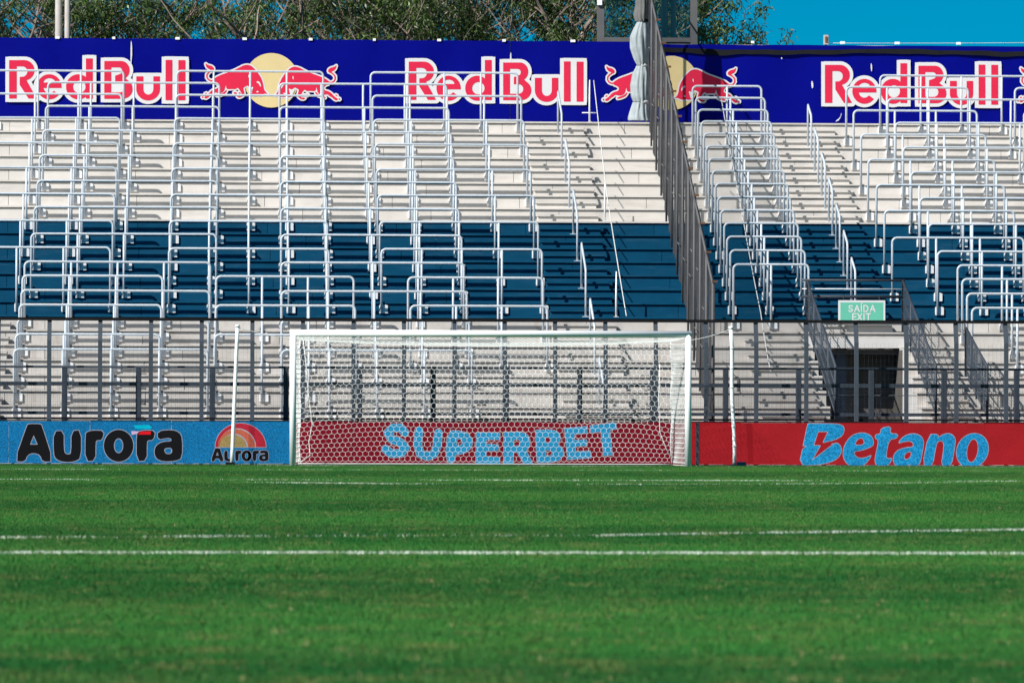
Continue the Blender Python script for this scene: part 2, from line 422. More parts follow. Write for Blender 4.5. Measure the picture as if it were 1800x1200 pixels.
def circle_wear(xs):
    # where the chalk is fresh, thin or gone along the circle
    px = [-60,100,112,130,180,200,290,310,430,470,1030,1050,1330,1350,1860]; w = [.5,.5,.02,.2,.12,.04,.05,.55,.5,.10,.07,.45,.25,.55,.55]
    X_ = [P(p, 943, 46.0)[0] for p in px]; return np.interp(xs, X_, w)*(.8+.4*np.sin(xs*17)**2)
line(cpath, .09, 7500, circle_wear, .72)
line([(-11, 75.5), (22, 75.5)], .12, 9000, wornf(.18, 1.0, .35, 9), .75)                    # penalty area
line([(GX+9.15*math.sin(a), 81.0-9.15*math.cos(a)) for a in np.linspace(-.925, .925, 40)], .12, 9000, wornf(.10, .9, .4, 12), .75)
line([(GX-9.16, 86.5), (GX+9.16, 86.5)], .12, 7000, wornf(.06, .8, .4, 15), .7)          # goal area
line([(-11, 92.0), (24, 92.0)], .12, 9000, wornf(.12, .8, .4, 18), .6)                    # goal line

# ================================================================== TERRACE
TR = .68
def yi(i): return (164 - i)*TR
def zi(i): return EYE + (9.363 - .4535*i)*TR
XL, XR = -9.5, 21.5
PX0, PX1 = 11.46, 13.28           # the exit opening
NROW = 25
stand = empty('terrace', (6, 100, 0), 'stepped concrete standing terrace, cream with a blue painted band, behind the goal', 'grandstand')
st_off = Vector(stand.location)
def part(mb, name, m, parent=stand):
    o = mb.build(name, m, parent)
    if parent is stand: o.location = -st_off
    return o
def rowmat(i): return M['blue'] if 8 <= i <= 14 else (M['cream'] if i < 8 else M['low'])
cache = {}
def shared_box(name, dx, dy, dz, m):
    key = (name, round(dx,3), round(dy,3), round(dz,3), m.name)
    if key not in cache: cache[key] = MB().bbox(0, dx, 0, dy, 0, dz, .004).mesh(name, m)
    return cache[key]
def putbox(name, x0, x1, y0, y1, z0, z1, m, parent=stand):
    o = bpy.data.objects.new(name, shared_box(name, x1-x0, y1-y0, z1-z0, m)); o.location = Vector((x0,y0,z0)) - (st_off if parent is stand else Vector()); return link(o, parent)
for i in range(NROW):
    m = rowmat(i); Y = yi(i); z1 = zi(i); z0 = max(zi(i+1), 0.0)
    segs = [(XL, XR)] if i < 17 else [(XL, PX0), (PX1, XR)]
    for (a, b) in segs:
        putbox('tread', a, b, Y-.036, Y+TR-.012, z1-.035, z1, rowmat(max(0, i-1)))
        # riser panels, joints staggered row by row
        x = a; first = True
        while x < b-.01:
            w = 2.8 if not first else 1.1 + (i*0.83) % 1.6
            e = min(x+w, b)
            if b-e < .25: e = b
            if z1-.045 > z0+.004:
                putbox('riser_panel', x+.004, e-.004, Y, Y+.06, z0+.002, z1-.05, m)
            x = e; first = False
for x in np.arange(XL+.4, XR, 3.4):
    if PX0-.3 < x < PX1+.3: continue
    mb = MB(); a, b = 0, NROW-1
    mb.prism([(yi(b)+.12, 0), (yi(b)+.12, .1), (yi(0)+.4, zi(0)-.5), (yi(0)+.4, 0)], 'x', x-.08, x+.08); part(mb, 'raking_beam', M['dark'])
# back wall under and behind the banner
part(MB().box(XL, XR, yi(0)+TR+.14, yi(0)+TR+.34, 0, zi(0)+1.85), 'back_wall', M['low'])
# half steps of the aisles
def half_steps(x0, x1, rows):
    for i in rows:
        zt = zi(i)-(zi(0)-zi(1))*.5
        putbox('half_step', x0, x1, yi(i)-TR*.46, yi(i)-.002, zi(i+1)+.001, zt-.04, rowmat(i))
        putbox('half_step_tread', x0-.01, x1+.01, yi(i)-TR*.46-.04, yi(i)-.038, zt-.038, zt, rowmat(i))
half_steps(6.12, 7.45, range(0, 24))
half_steps(11.75, 13.2, range(0, 16))
half_steps(10.05, 11.3, range(16, 24))
half_steps(13.45, 14.3, range(17, 24))
half_steps(-8.2, -5.05, range(15, 24))

# exit opening through the terrace
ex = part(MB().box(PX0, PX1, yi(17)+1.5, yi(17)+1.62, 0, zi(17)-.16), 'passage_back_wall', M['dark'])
for k, (xa, xb) in enumerate(((PX0-.14, PX0-.002), (PX1+.002, PX1+.14))):
    mb = MB()
    pl = [(yi(24)+.03, 0)]
    for i in range(24, 16, -1):
        pl += [(yi(i)+.03, zi(i)+.012), (yi(i)+TR, zi(i)+.012)]
    pl += [(yi(17)+TR, 0)]
    mb.prism(pl, 'x', xa, xb); part(mb, 'passage_side_wall', M['wallw'])
    part(MB().box(xa, xb, yi(17)+.12, yi(17)+TR+3.1, 0, zi(17)-.06), 'inner_side_wall', M['dark']) if k == 0 else part(MB().box(xa-.006, xb, yi(17)+.10, yi(17)+TR+3.1, 0, zi(17)-.06), 'inner_side_wall', M['dark'])  # inner walls painted dark past the opening, standing in for shade
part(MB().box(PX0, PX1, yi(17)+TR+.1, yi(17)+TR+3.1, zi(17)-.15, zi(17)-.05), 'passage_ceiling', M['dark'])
part(MB().box(PX0-.14, PX1+.14, yi(16)-.10, yi(16)-.03, zi(17)-.02, zi(16)-.12), 'lintel', M['wallw'])
x0, z0 = P(1463, 700, 101); x1, z1 = P(1478, 612, 101)
part(MB().box(x0+.1, x1+.15, yi(17)+1.36, yi(17)+1.42, 0, z1), 'passage_blue_panel', mat('blue_grey_panel', (.10,.15,.24), .6))  # plain blue-grey panel filling a small blue patch in the opening

# ------------------------------------------------------------------ standing rails
def rail_proto(n, pitch):
    """origin: left leg centre at the tread edge"""
    w = (n-1)*pitch; H = 1.1; r = .026; rad = .10; y = -.065
    root = bpy.data.objects.new('standing_rail', None)
    arc = lambda cx, a0, a1: [(cx+rad*math.cos(a), y, H-rad+rad*math.sin(a)) for a in np.linspace(a0, a1, 6)]
    path = [(0,y,-.22)] + arc(rad, PI, PI/2) + arc(w-rad, PI/2, 0) + [(w,y,-.22)]
    fr = MB().tube(path, r, 8).mesh('frame', M['rail'])
    po = MB().tube([(0,y,-.22),(0,y,H-.012)], r*.95, 8).mesh('post', M['rail'])
    pb = MB(); pb.prism([(-.045,-.235),(.135,-.235),(.135,-.075),(.08,-.055),(-.03,-.055),(-.045,-.08)], 'y', -.036, -.002)
    pb.box(-.03,.03,-.062,-.036,-.21,-.08)
    pl = pb.mesh('mounting_plate', M['plate'])
    ob = lambda nm, me, x=0: (lambda o: (setattr(o, 'parent', root), setattr(o, 'location', (x,0,0)), o)[2])(bpy.data.objects.new(nm, me))
    kids = [ob('frame', fr)] + [ob('post', po, k*pitch) for k in range(1, n-1)] + [ob('mounting_plate', pl, k*pitch) for k in range(n)]
    return root, kids
ORD = ['first','second','third','fourth','fifth','sixth','seventh','eighth','ninth','tenth','eleventh','twelfth','thirteenth','fourteenth','fifteenth']
def ordn(k, n):
    return 'topmost' if k == 0 else 'lowest' if k == n-1 else ORD[k] + ' from the top'
COLS = [  # X of the left leg, legs, pitch, rows, where
    (-5.93, 4, .97, list(range(0,16,2)), 'far left column'),
    (-4.70, 5, .965, list(range(1,15,2)), 'second column from the left'),
    (-4.77, 5, .955, [15,17,19,21], 'wider low column at far left'),
    (-4.78, 4, .953, [16,18,20], 'narrower low column at far left'),
    (-1.816, 5, .83, list(range(0,16,2)), 'column below the left bull emblem'),
    (-.82, 4, .94, [16,18,20], 'low column above the left goalpost'),
    (.52, 5, .945, list(range(1,23,2)), 'long column above the goal, left half'),
    (2.60, 5, .838, list(range(0,16,2)), 'column bordering the left aisle'),
    (3.12, 4, .927, [16,18], 'short column above the goal, right half'),
    (9.90, 3, .785, list(range(1,16)), 'narrow column beside the divider fence'),
    (13.40, 4, .93, list(range(1,15,2)), 'column bordering the right aisle'),
    (14.26, 5, .934, list(range(0,16,2)), 'wide column near the right edge'),
    (17.27, 4, .93, [1,3,5], 'column at the extreme right edge'),
    (14.59, 4, .93, [15,16,17,18], 'low column right of the exit'),
]
for X, n, pitch_, rows, where in COLS:
    root, kids = rail_proto(n, pitch_)
    for k, i in enumerate(rows):
        r_ = root if k == 0 else root.copy()
        r_.location = (X + random.uniform(-.008,.008), yi(i), zi(i) + random.uniform(-.006,.006)); r_.rotation_euler = (0, random.uniform(-.0022,.0022), 0)
        link(r_)
        for c in kids:
            c2 = c if k == 0 else c.copy(); c2.parent = r_; COL.objects.link(c2)
        tag(r_, f'white standing rail, {ordn(k, len(rows))} in the {where}', 'railing', 'white standing rails on the terrace')

# aisle handrails
def handrail(X, ia, ib, label, group):
    za, zb = zi(ia), zi(ib); ya, yb = yi(ia)+.1, yi(ib)+.1
    o = empty('handrail', (X, yb, zb), label, 'handrail', group); o_ = Vector((X, yb, zb))
    H = .98; c = .07
    p = [(X,ya,za-.02),(X,ya,za+H-c),(X,ya-.03,za+H-.02),(X,ya-.09,za+H-.02-.045),(X,yb+.06,zb+H+.02),(X,yb+.01,zb+H-c),(X,yb,zb-.02)]
    h = MB().tube([Vector(q)-o_ for q in p], .024, 8).build('rail', M['rail'], o)
    for y, z in ((ya,za),(yb,zb)):
        MB().box(-.07,.07,-.07+y-yb,.07+y-yb,z-zb,z-zb+.012).build('base_plate', M['plate'], o)
    return o
for k, (a, b) in enumerate(((0,2),(4,6),(8,10),(12,14),(16,18),(20,22))):
    handrail(6.84, a+1, b+1, f'white stair handrail in the left aisle, {ordn(k,6)}', 'handrails in the left aisle')
for k in range(7):
    handrail(12.47, 2+2*k, 3+2*k, f'short white stair handrail in the right aisle, {ordn(k,7)}', 'handrails in the right aisle')

# slim rope posts and ropes
def bar_post(px, py, i, h, label, cross=False):
    X, _ = P(px, py, yi(i)); o = empty('rope_post', (X, yi(i)+.15, zi(i)), label, 'post', 'slim white rope posts')
    MB().tube([(0,0,0),(0,0,h*.6),(0.002,0,h)], [.022,.02,.012], 8).build('post', M['white'], o)
    MB().box(-.05,.05,-.05,.05,0,.012).build('foot_plate', M['plate'], o)
    if cross: MB().tube([(-.17,0,.22),(.17,0,.22)], .012, 6).build('crossbar', M['white'], o)
    return X
bar_post(1037, 213, 0, .97, 'slim white post with a short crossbar in front of the blue banner', True)
bar_post(1064, 387, 8, .85, 'slim white post where the cream steps meet the blue band')
bar_post(1084, 556, 15, .95, 'slim white post at the foot of the blue band')
def rope(pts, r, label, sag=.15, m=None):
    out = []
    for a, b in zip(pts[:-1], pts[1:]):
        a = Vector(a); b = Vector(b)
        for k in range(9): t = k/9; out.append(a.lerp(b, t) - Vector((0,0,sag*4*t*(1-t))))
    out.append(Vector(pts[-1])); base = out[-1].copy()
    o = MB().tube([p-base for p in out], r, 6).build('rope', m or M['rope']); o.location = base
    return tag(o, label, 'rope')
rope([(7.70,yi(0)+.12,zi(0)+.96),(7.66,yi(7),zi(7)+.28),(7.68,yi(15),zi(15)+.02)], .011, 'thin white rope running down the steps left of the divider fence', .03)
rope([(10.62,yi(0),zi(0)+.55),(10.55,yi(8),zi(8)+.25),(10.48,yi(15),zi(15)+.1),(10.4,yi(19),zi(19)+.1)], .010, 'thin pale rope running down the steps right of the divider fence', .05)

# ------------------------------------------------------------------ divider fence with grey shade cloth
def cloth_mat():
    m = mat('grey_shade_cloth', (.068,.068,.072), .85, var=.3, scale=4, spec=.1, bump=.3, bscale=30)
    t = m.node_tree; L = t.links; b = t.nodes['Principled BSDF']; out = t.nodes['Material Output']
    # a woven mesh: its holes close as it is seen more edge-on, for light and eye alike
    tr = node(t, 'ShaderNodeBsdfTransparent'); mx = node(t, 'ShaderNodeMixShader'); lw = node(t, 'ShaderNodeLayerWeight', Blend=.5)
    mr = node(t, 'ShaderNodeMapRange'); mr.inputs['From Min'].default_value = .32; mr.inputs['From Max'].default_value = .8
    mr.inputs['To Min'].default_value = .14; mr.inputs['To Max'].default_value = .97
    L.new(lw.outputs['Facing'], mr.inputs['Value']); L.new(mr.outputs[0], mx.inputs[0]); L.new(tr.outputs[0], mx.inputs[1]); L.new(b.outputs[0], mx.inputs[2]); L.new(mx.outputs[0], out.inputs['Surface'])
    return m
M['mesh_cloth'] = cloth_mat()
DX = 8.95; DH = 3.35
div = empty('divider_fence', (DX, yi(22), zi(22)), 'tall grey cloth-covered fence running down the terrace between its two sectors', 'fence')
dv = Vector(div.location)
for k in range(-1, 12):
    ia, ib = 2*k, 2*k+2
    ya, yb = yi(ia), yi(ib); za, zb = zi(ia), zi(ib)
    mb = MB(); nn = 10
    for q in range(nn+1):
        t = q/nn; y = ya+(yb-ya)*t; z = za+(zb-za)*t
        wob = .025*math.sin(t*PI*3+k*1.7)+.02*random.uniform(-1,1)
        for (h, f) in ((.02,1.),(DH*.33,.3),(DH*.66,-.4),(DH-.05,.2)):
            mb.v.append((DX+wob*f+random.uniform(-.006,.006)-dv.x, y-dv.y, z+h-dv.z))
    for q in range(nn):
        for h in range(3): mb.f.append((q*4+h, q*4+h+1, q*4+h+5, q*4+h+4)); mb.sm.append(True)
    mb.build('cloth_panel', M['mesh_cloth'], div)
    MB().tube([Vector((DX-.045,yb,zb-.0))-dv, Vector((DX-.045,yb,zb+DH))-dv], .024, 8).build('post', M['booth'], div)
    MB().tube([Vector((DX-.05,ya,za+DH-.01))-dv, Vector((DX-.05,yb,zb+DH-.01))-dv], .022, 8).build('top_rail', M['booth'], div)
    for hh, tt in ((.95+.25*(k % 3), .45), (2.1+.2*(k % 2), .7)):
        y = ya+(yb-ya)*tt; z = za+(zb-za)*tt+hh
        MB().tube([Vector((DX-.06,y+.35,z+.02))-dv, Vector((DX-.06,y-.1,z-.05))-dv], .011, 6).build('tie_bar', M['cloth2'], div)
    MB().box(DX-.06-dv.x, DX+.05-dv.x, yb-.04-dv.y, yb+.04-dv.y, zb+DH-dv.z, zb+DH+.04-dv.z).build('bracket', M['rust'], div)

# tied-back tarpaulin at the top of the divider
tb = empty('tied_tarpaulin', (8.62, 110.9, zi(1)), 'pale grey tarpaulin gathered and tied into a tall bundle beside the divider fence', 'tarpaulin')
def bundle(prof, m, name, seed, folds=11):
    mb = MB(); n = 44; rnd = random.Random(seed); ph = [rnd.uniform(0, 6) for _ in range(4)]
    for (z, r, cx) in prof:
        for i in range(n):
            a = 2*PI*i/n
            q = r*(1+.30*abs(math.sin(folds*.5*a+ph[0]+z*1.5))-.15+.10*math.sin((folds*2-5)*a+ph[1]-z*2.2)+.06*math.sin(3*a+ph[2]+z))
            mb.v.append((cx+q*math.cos(a), q*.8*math.sin(a), z))
    for k in range(len(prof)-1):
        for i in range(n):
            j = (i+1) % n; mb.f.append((k*n+i, k*n+j, (k+1)*n+j, (k+1)*n+i)); mb.sm.append(True)
    return mb.build(name, m, tb)
def zz(py): return P(1128, py, 110.9)[1] - zi(1)
def xx(px): return P(px, 100, 110.9)[0] - 8.62
def interp(pr, n=26):
    pr = sorted(pr); ys = np.array([p[0] for p in pr]); out = []
    for y in np.linspace(ys[0], ys[-1], n):
        out.append((zz(y), float(np.interp(y, ys, [p[1] for p in pr]))*1.25/77.5, xx(float(np.interp(y, ys, [p[2] for p in pr]))-3)))
    return out
bundle(interp([(212,13.5,1127),(208,13,1126),(195,11,1127),(180,9,1129)], 12), M['cloth'], 'skirt', 3)
bundle(interp([(179,9,1129),(170,10.5,1128),(150,11,1128),(130,10,1130),(116,6.5,1131)]), M['cloth'], 'lower_bundle', 4)
bundle(interp([(115,6,1131),(105,9,1130),(85,12,1128),(65,12.5,1128),(50,10,1130),(39,7,1132)]), M['cloth'], 'middle_bundle', 5)
bundle(interp([(38,8,1131),(28,9.5,1130),(10,8,1132),(-25,8,1133),(-60,6,1134)]), M['cloth2'], 'upper_bundle', 6)
for py, r in ((37,9),(115,7.5),(179.5,9.5)):
    mb = MB(); z = zz(py); mb.tube([(xx(1131),0,z-.03),(xx(1131),0,z+.03)], r/77, 12).build('strap', M['black'] if py < 50 else M['rope'], tb)

# ------------------------------------------------------------------ blue banner
BY = yi(0)+TR+.10
bn = empty('sponsor_banner', (6, BY, zi(0)), 'long blue banner with red lettering and bull emblems along the terrace top', 'banner')
bo = Vector(bn.location)
BZ1 = zi(0)+1.90
seams = [XL, P(230,100,BY)[0], P(897,100,BY)[0], DX, XR]
for a, b in zip(seams[:-1], seams[1:]):
    mb = MB(); nx_ = int((b-a)/.12); ph = random.uniform(0, 9)
    z1 = BZ1 if b < DX+.1 else BZ1 - .055
    for q in range(nx_+1):
        x = a+.006+(b-a-.012)*q/nx_
        for h in range(6):
            t = h/5; w = (noise.noise(Vector((x*1.1, t*2.2+ph, 3)))*.034+noise.noise(Vector((x*4, t*3+ph, 7)))*.006)*(1 if 0 < h < 5 else .4)
            top = (.010*noise.noise(Vector((x*1.5, ph, 1)))) if h == 5 else 0
            mb.v.append((x-bo.x, max(-.024, min(w,.03)), zi(0)+.01-bo.z+(z1-zi(0)-.01)*t+top))
    for q in range(nx_):
        for h in range(5): mb.f.append((q*6+h, (q+1)*6+h, (q+1)*6+h+1, q*6+h+1)); mb.sm.append(True)
    mb.build('banner_panel', M['banner'], bn)
# drooping black hem over the right-hand banner
mb = MB(); hx = np.arange(DX+.15, XR, .12)
for x in hx:
    zt = BZ1-.12-.05*abs(math.sin((x-9)*.55))-.02*noise.noise(Vector((x*2,0,0))); th = .11+.05*noise.noise(Vector((x*.9,5,0)))
    mb.v += [(x-bo.x,-.028,zt-bo.z),(x-bo.x,-.045,zt-th-bo.z)]
for q in range(len(hx)-1): mb.f.append((2*q+1,2*q+3,2*q+2,2*q)); mb.sm.append(True)
mb.build('black_hem', M['black'], bn)
# lettering (drawn in the units of a 5.143x enlargement, origin pixel 700,85)
KZ = 5.143
def fban(x, y):
    X, Z = P(700+x/KZ, 85+y/KZ, BY-.03); return (X-bo.x, 0, Z-bo.z)
Rr = [(95,122)] + ell(232,213,90,91,90,-78,16) + [(342,467),(268,467),(190,345),(190,273)] + ell(212,225,46,47,-90,90,12) + [(163,178),(163,467),(95,467)]
Rf = [(95,122)] + ell(232,213,90,91,90,-78,16) + [(342,467),(95,467)]
er = ell(455,362,110,113,-5,322,34) + ell(455,362,52,58,322,190,14) 
eh = ell(455,324,52,40,0,180,12)
dr = [ell(715,362,110,113,0,360,36), ell(724,362,56,56,0,360,24)]
ds = [(783,107),(845,107),(845,468),(783,468)]
Bo = [(948,130),(1100,130)] + ell(1100,212,75,82,80,-60,12) + ell(1110,380,93,90,58,-88,14) + [(948,470)]
Bh = [(1010,187)] + ell(1078,218,30,31,90,-80,8) + [(1045,262),(1045,325)] + ell(1088,369,42,43,80,-90,10) + [(1010,412)]
ur = [(1235,268),(1298,268)] + ell(1343,380,45,52,180,360,14) + [(1388,268),(1447,268)] + ell(1341,382,106,103,0,-180,20)
l1 = [(1497,120),(1558,120),(1558,482),(1497,482)]; l2 = [(1612,122),(1675,122),(1675,483),(1612,483)]
red_shapes = [('p',[Rr]),('p',[er]),('-',[eh]),('p',dr),('p',[ds]),('p',[Bo,Bh]),('p',[ur]),('p',[l1]),('p',[l2])]
wht_shapes = [('p',[Rf]),('p',[ell(455,362,110,113)]),('p',[ell(715,362,110,113)]),('p',[ds]),('p',[Bo]),('p',[[(1235,268),(1447,268)]+ell(1341,382,106,103,0,-180,20)]),('p',[[(1497,120),(1675,122),(1675,483),(1497,482)]])]
me_r = print_mesh('lettering', red_shapes, 0, 3.2, fban, M['red'])
# mitred white surround: grow the parts as square as the print has them
me_w = print_mesh('lettering_surround', wht_shapes+[('p',[[(62,92),(120,92),(120,498),(62,498)]]),('p',[[(750,78),(878,78),(878,500),(815,500),(815,78)]]),('p',[[(917,100),(980,100),(980,502),(917,502)]]),('p',[[(1463,90),(1704,92),(1704,513),(1463,513)]])], 0, 3.2, fban, M['wht']) if False else None
def grown(shapes, extra, lv):
    return print_mesh('lettering_surround', shapes, lv, 3.2, fban, M['wht'])
sq = [[(62+32,92+32),(120,92+32),(120,466),(62+32,466)]]
# square corners are added as their own grown-in outlines
def square_mesh():
    xs = wht_shapes; 
    # evaluate rounded growth and union with plain rectangles by using strokes of zero growth: rectangles shrunk by the growth margin stay square through a level set of max-norm
    corner = []
    for (x0,y0,x1,y1) in ((62,92,140,498),(751,78,877,499),(917,100,1000,501),(1463,91,1704,513),(1207,240,1470,330)):
        corner.append((x0,y0,x1,y1))
    global _corner; _corner = corner
_corner = []
square_mesh()
_old_sdf = sdf
def sdf_sq(X, Y, shapes):
    D = _old_sdf(X, Y, shapes)
    for (x0,y0,x1,y1) in _corner:
        d = np.maximum(np.maximum(x0-X, X-x1), np.maximum(y0-Y, Y-y1)) + 32
        D = np.minimum(D, d)
    return D
sdf = sdf_sq
me_w = print_mesh('lettering_surround', wht_shapes, 32, 3.2, fban, M['wht'])
sdf = _old_sdf
def shift(px_from, px_to, dy):     # metres between two pixel columns on the banner plane
    a = P(px_from, 150, BY-.03); b = P(px_to, 150+dy, BY-.03); return b[0]-a[0], b[1]-a[1]
LOGOS = [(716-702.5, -2.5), (716, 0), (716+731.5, 5.5)]
for k, (px, dy) in enumerate(LOGOS):
    dx, dz = shift(716, px, dy)
    pobj('lettering_surround', me_w, bn, (dx, -.031, dz)); pobj('lettering', me_r, bn, (dx, -.036, dz))
# emblem: pale disc and two facing bulls (6.667x enlargement, origin pixel 345,80)
KE = 6.667
def femb(x, y):
    X, Z = P(345+x/KE, 80+y/KE, BY-.03); return (X-bo.x, 0, Z-bo.z)
body = smooth([(185,408),(230,374),(290,345),(350,325),(400,306),(450,288),(500,262),(550,236),(600,226),(645,240),(690,282),(725,325),(755,372),(778,425),(786,470),(795,520),(815,548),(845,572),(800,562),(770,582),(735,588),(700,580),(668,590),(632,578),(655,545),(668,500),(640,508),(618,485),(600,470),(575,482),(548,500),(560,535),(566,575),(540,602),(500,616),(472,600),(488,588),(522,592),(532,565),(512,530),(482,492),(462,515),(420,512),(380,514),(352,512),(346,450),(332,530),(300,555),(262,562),(215,548),(196,570),(165,585),(135,615),(108,626),(88,610),(110,592),(138,575),(170,535),(205,515),(248,505),(262,478),(238,446),(196,436)], 2)
hind2 = smooth([(262,572),(320,555),(350,520),(362,530),(335,570),(285,590),(240,600),(235,585)], 2)
tuft = smooth([(106,206),(135,232),(175,238),(207,262),(208,290),(190,300),(160,284),(128,268),(112,240)], 2)
tail = [(195,285),(150,312),(126,340),(124,375),(142,402),(170,416),(200,412)]
hoofs = [smooth([(62,608),(78,592),(86,606),(76,622)],1), smooth([(96,566),(118,552),(124,562),(104,578)],1), smooth([(432,556),(452,546),(480,556),(470,572),(448,572)],1), smooth([(492,556),(515,548),(522,562),(505,572)],1)]
bull = [('p',[body]),('p',[hind2]),('p',[tuft]),('s',tail,16)] + [('p',[h]) for h in hoofs]
marks = [smooth([(706,440),(712,418),(735,424),(755,452),(760,488),(746,476),(735,452),(718,440)],1), smooth([(598,486),(640,498),(664,482),(668,505),(645,530),(655,560),(632,575),(618,540),(600,510)],1), smooth([(700,545),(725,530),(732,545),(712,556)],1), smooth([(612,345),(625,335),(622,370),(610,385)],1)]
cuts = [('p',[h]) for h in marks]
def mir(shapes, cx, dy):
    out = []
    for s in shapes:
        fl = lambda k: [(2*cx-x, y+dy) for x, y in k]
        out.append(('s', fl(s[1]), s[2]) if s[0] == 's' else (s[0], [fl(k) for k in s[1]]))
    return out
bullR = mir(bull, 876, 22); cutsR = mir(cuts, 876, 22)
me_sun = print_mesh('disc', [('p',[ell(880,410,318,319,0,360,60)])], 0, 5, femb, M['sun'])
me_bw = print_mesh('bull_outline', bull+bullR, 17, 4, femb, M['wht'])
me_br = print_mesh('bulls', bull+bullR, 0, 3.4, femb, M['red'])
me_bm = print_mesh('bull_highlights', cuts+cutsR, 0, 3, femb, M['wht'])
for k, (px, dy) in enumerate(((345, 0), (345+704.5, 4.5), (345+1433, 7))):
    dx, dz = shift(345, px, dy)
    for q, me in enumerate((me_sun, me_bw, me_br, me_bm)):
        pobj(me.name.split('.')[0], me, bn, (dx, -.030-.004*q, dz))
# little white wear marks on the right-hand banner
def fpx(x, y, Yp=None):
    X, Z = P(x, y, BY-.03); return (X-bo.x, -.033, Z-bo.z)
wear = [smooth([(1427,141),(1430,150),(1428,157),(1426,149)],1), smooth([(1531,110),(1533,118),(1532,128),(1530.6,118)],1), smooth([(1373,101),(1375.5,102.5),(1373.5,104.5)],1), smooth([(1478,206),(1479.5,197),(1476,211),(1467,214.5)],1), smooth([(230.5,68),(232.5,90),(230,120),(229.5,92)],1), smooth([(898,90),(899,108),(896,122),(896.6,100)],1)]
pobj('wear_marks', print_mesh('wear_marks', [('p',[w]) for w in wear], .25, .35, fpx, M['wht']), bn)
for px in (101, 200, 312, 430, 546, 658, 772, 886, 1007, 1323, 1481, 1577, 1685):
    X, Z = P(px, 66, BY); w = random.uniform(.03,.055)
    MB().box(X-w-bo.x, X+w-bo.x, -.03, .05, BZ1-bo.z-.02, BZ1-bo.z+.035).build('clip', M['white'], bn)
# small floodlight box on the wall top
X, Z = P(1452, 73, BY+.25)
fb = empty('junction_box', (X, BY+.25, BZ1-.06), 'small weathered box standing on the wall top against the open sky', 'electrical box')
MB().bbox(-.055,.055,-.05,.05,.04,.26).build('housing', M['mast'], fb); MB().box(-.025,.03,-.062,-.05,.08,.22).build('lens', M['rust'], fb); MB().tube([(0,0,-.1),(0,0,.05)],.02,6).build('stub', M['steel'], fb)
rope([(P(1452,72,BY+.3)[0], BY+.3, BZ1+.02),(XR, BY+.3, BZ1+.12)], .006, 'thin pale wire strung along the wall top at the right', .02)

# ------------------------------------------------------------------ masts and glazed booth behind the banner
def mast(px, label):
    X, _ = P(px, 40, 114.2); o = empty('floodlight_mast', (X, 114.2, 0), label, 'mast', 'twin pale masts behind the banner')
    for s, r in ((-.105,.085),(.10,.07)):
        MB().tube([(s,0,0),(s,0,8),(s,0,15.5)], [r*1.15,r,r*.85], 14).build('pole', M['mast'], o)
    for z in (3,6,9.2,12,15): MB().box(-.2,.18,-.03,.03,z,z+.05).build('clamp', M['steel2'], o)
    mb = MB().box(-.9,.9,-.06,.06,15.5,15.6).build('head_beam', M['steel2'], o)
    for x in (-.7,0,.7): MB().bbox(x-.22,x+.22,-.3,-.07,15.3,15.75).build('lamp', M['steel2'], o)
mast(111, 'twin pale mast rising behind the far left end of the banner')
mast(1176, 'twin pale mast rising just right of the divider fence')
bx0, bx1 = P(1050,40,113.1)[0], P(1226,40,113.1)[0]
bt = empty('glazed_booth', (bx0, 113.1, 0), 'grey steel framed glazed booth behind the banner near the divider fence', 'booth')
zb_ = P(1100, 66, 113.1)[1]; wdt = bx1-bx0
MB().box(0, .16, 0, .16, 0, zb_+2.6).build('corner_post', M['booth'], bt); MB().box(wdt-.16, wdt, 0, .16, 0, zb_+2.6).build('corner_post', M['booth'], bt)
MB().box(.163, wdt-.163, .002, .15, zb_-.1, zb_).build('sill', M['booth'], bt); MB().box(-.1, wdt+.1, -.1, 2.1, zb_+2.6, zb_+2.75).build('roof', M['booth'], bt)
MB().box(.163, wdt-.163, .03, .12, 0, zb_-.105).build('lower_wall', M['booth'], bt)
gl = bpy.data.materials.new('tinted_glass'); gl.use_nodes = True; t = gl.node_tree
tr = node(t,'ShaderNodeBsdfTransparent'); tr.inputs[0].default_value = (.74,.77,.76,1); gs = node(t,'ShaderNodeBsdfGlossy', Roughness=.05); mx = node(t,'ShaderNodeMixShader'); fz = node(t,'ShaderNodeFresnel'); fz.inputs[0].default_value = 1.5
t.links.new(fz.outputs[0], mx.inputs[0]); t.links.new(tr.outputs[0], mx.inputs[1]); t.links.new(gs.outputs[0], mx.inputs[2]); t.links.new(mx.outputs[0], t.nodes['Material Output'].inputs['Surface'])
xs_ = [.165, .165+(wdt-.33)*.27, .165+(wdt-.33)*.62, wdt-.165]
for a, b in zip(xs_[:-1], xs_[1:]):
    MB().box(a+.006, b-.006, .07, .082, zb_+.004, zb_+2.598).build('glass_pane', gl, bt)
X, Z = P(1054, 6, 113)
MB().box(X-bx0-.05, X-bx0+.06, -.06, -.002, Z-.04, Z+.1).build('white_fitting', M['white'], bt)

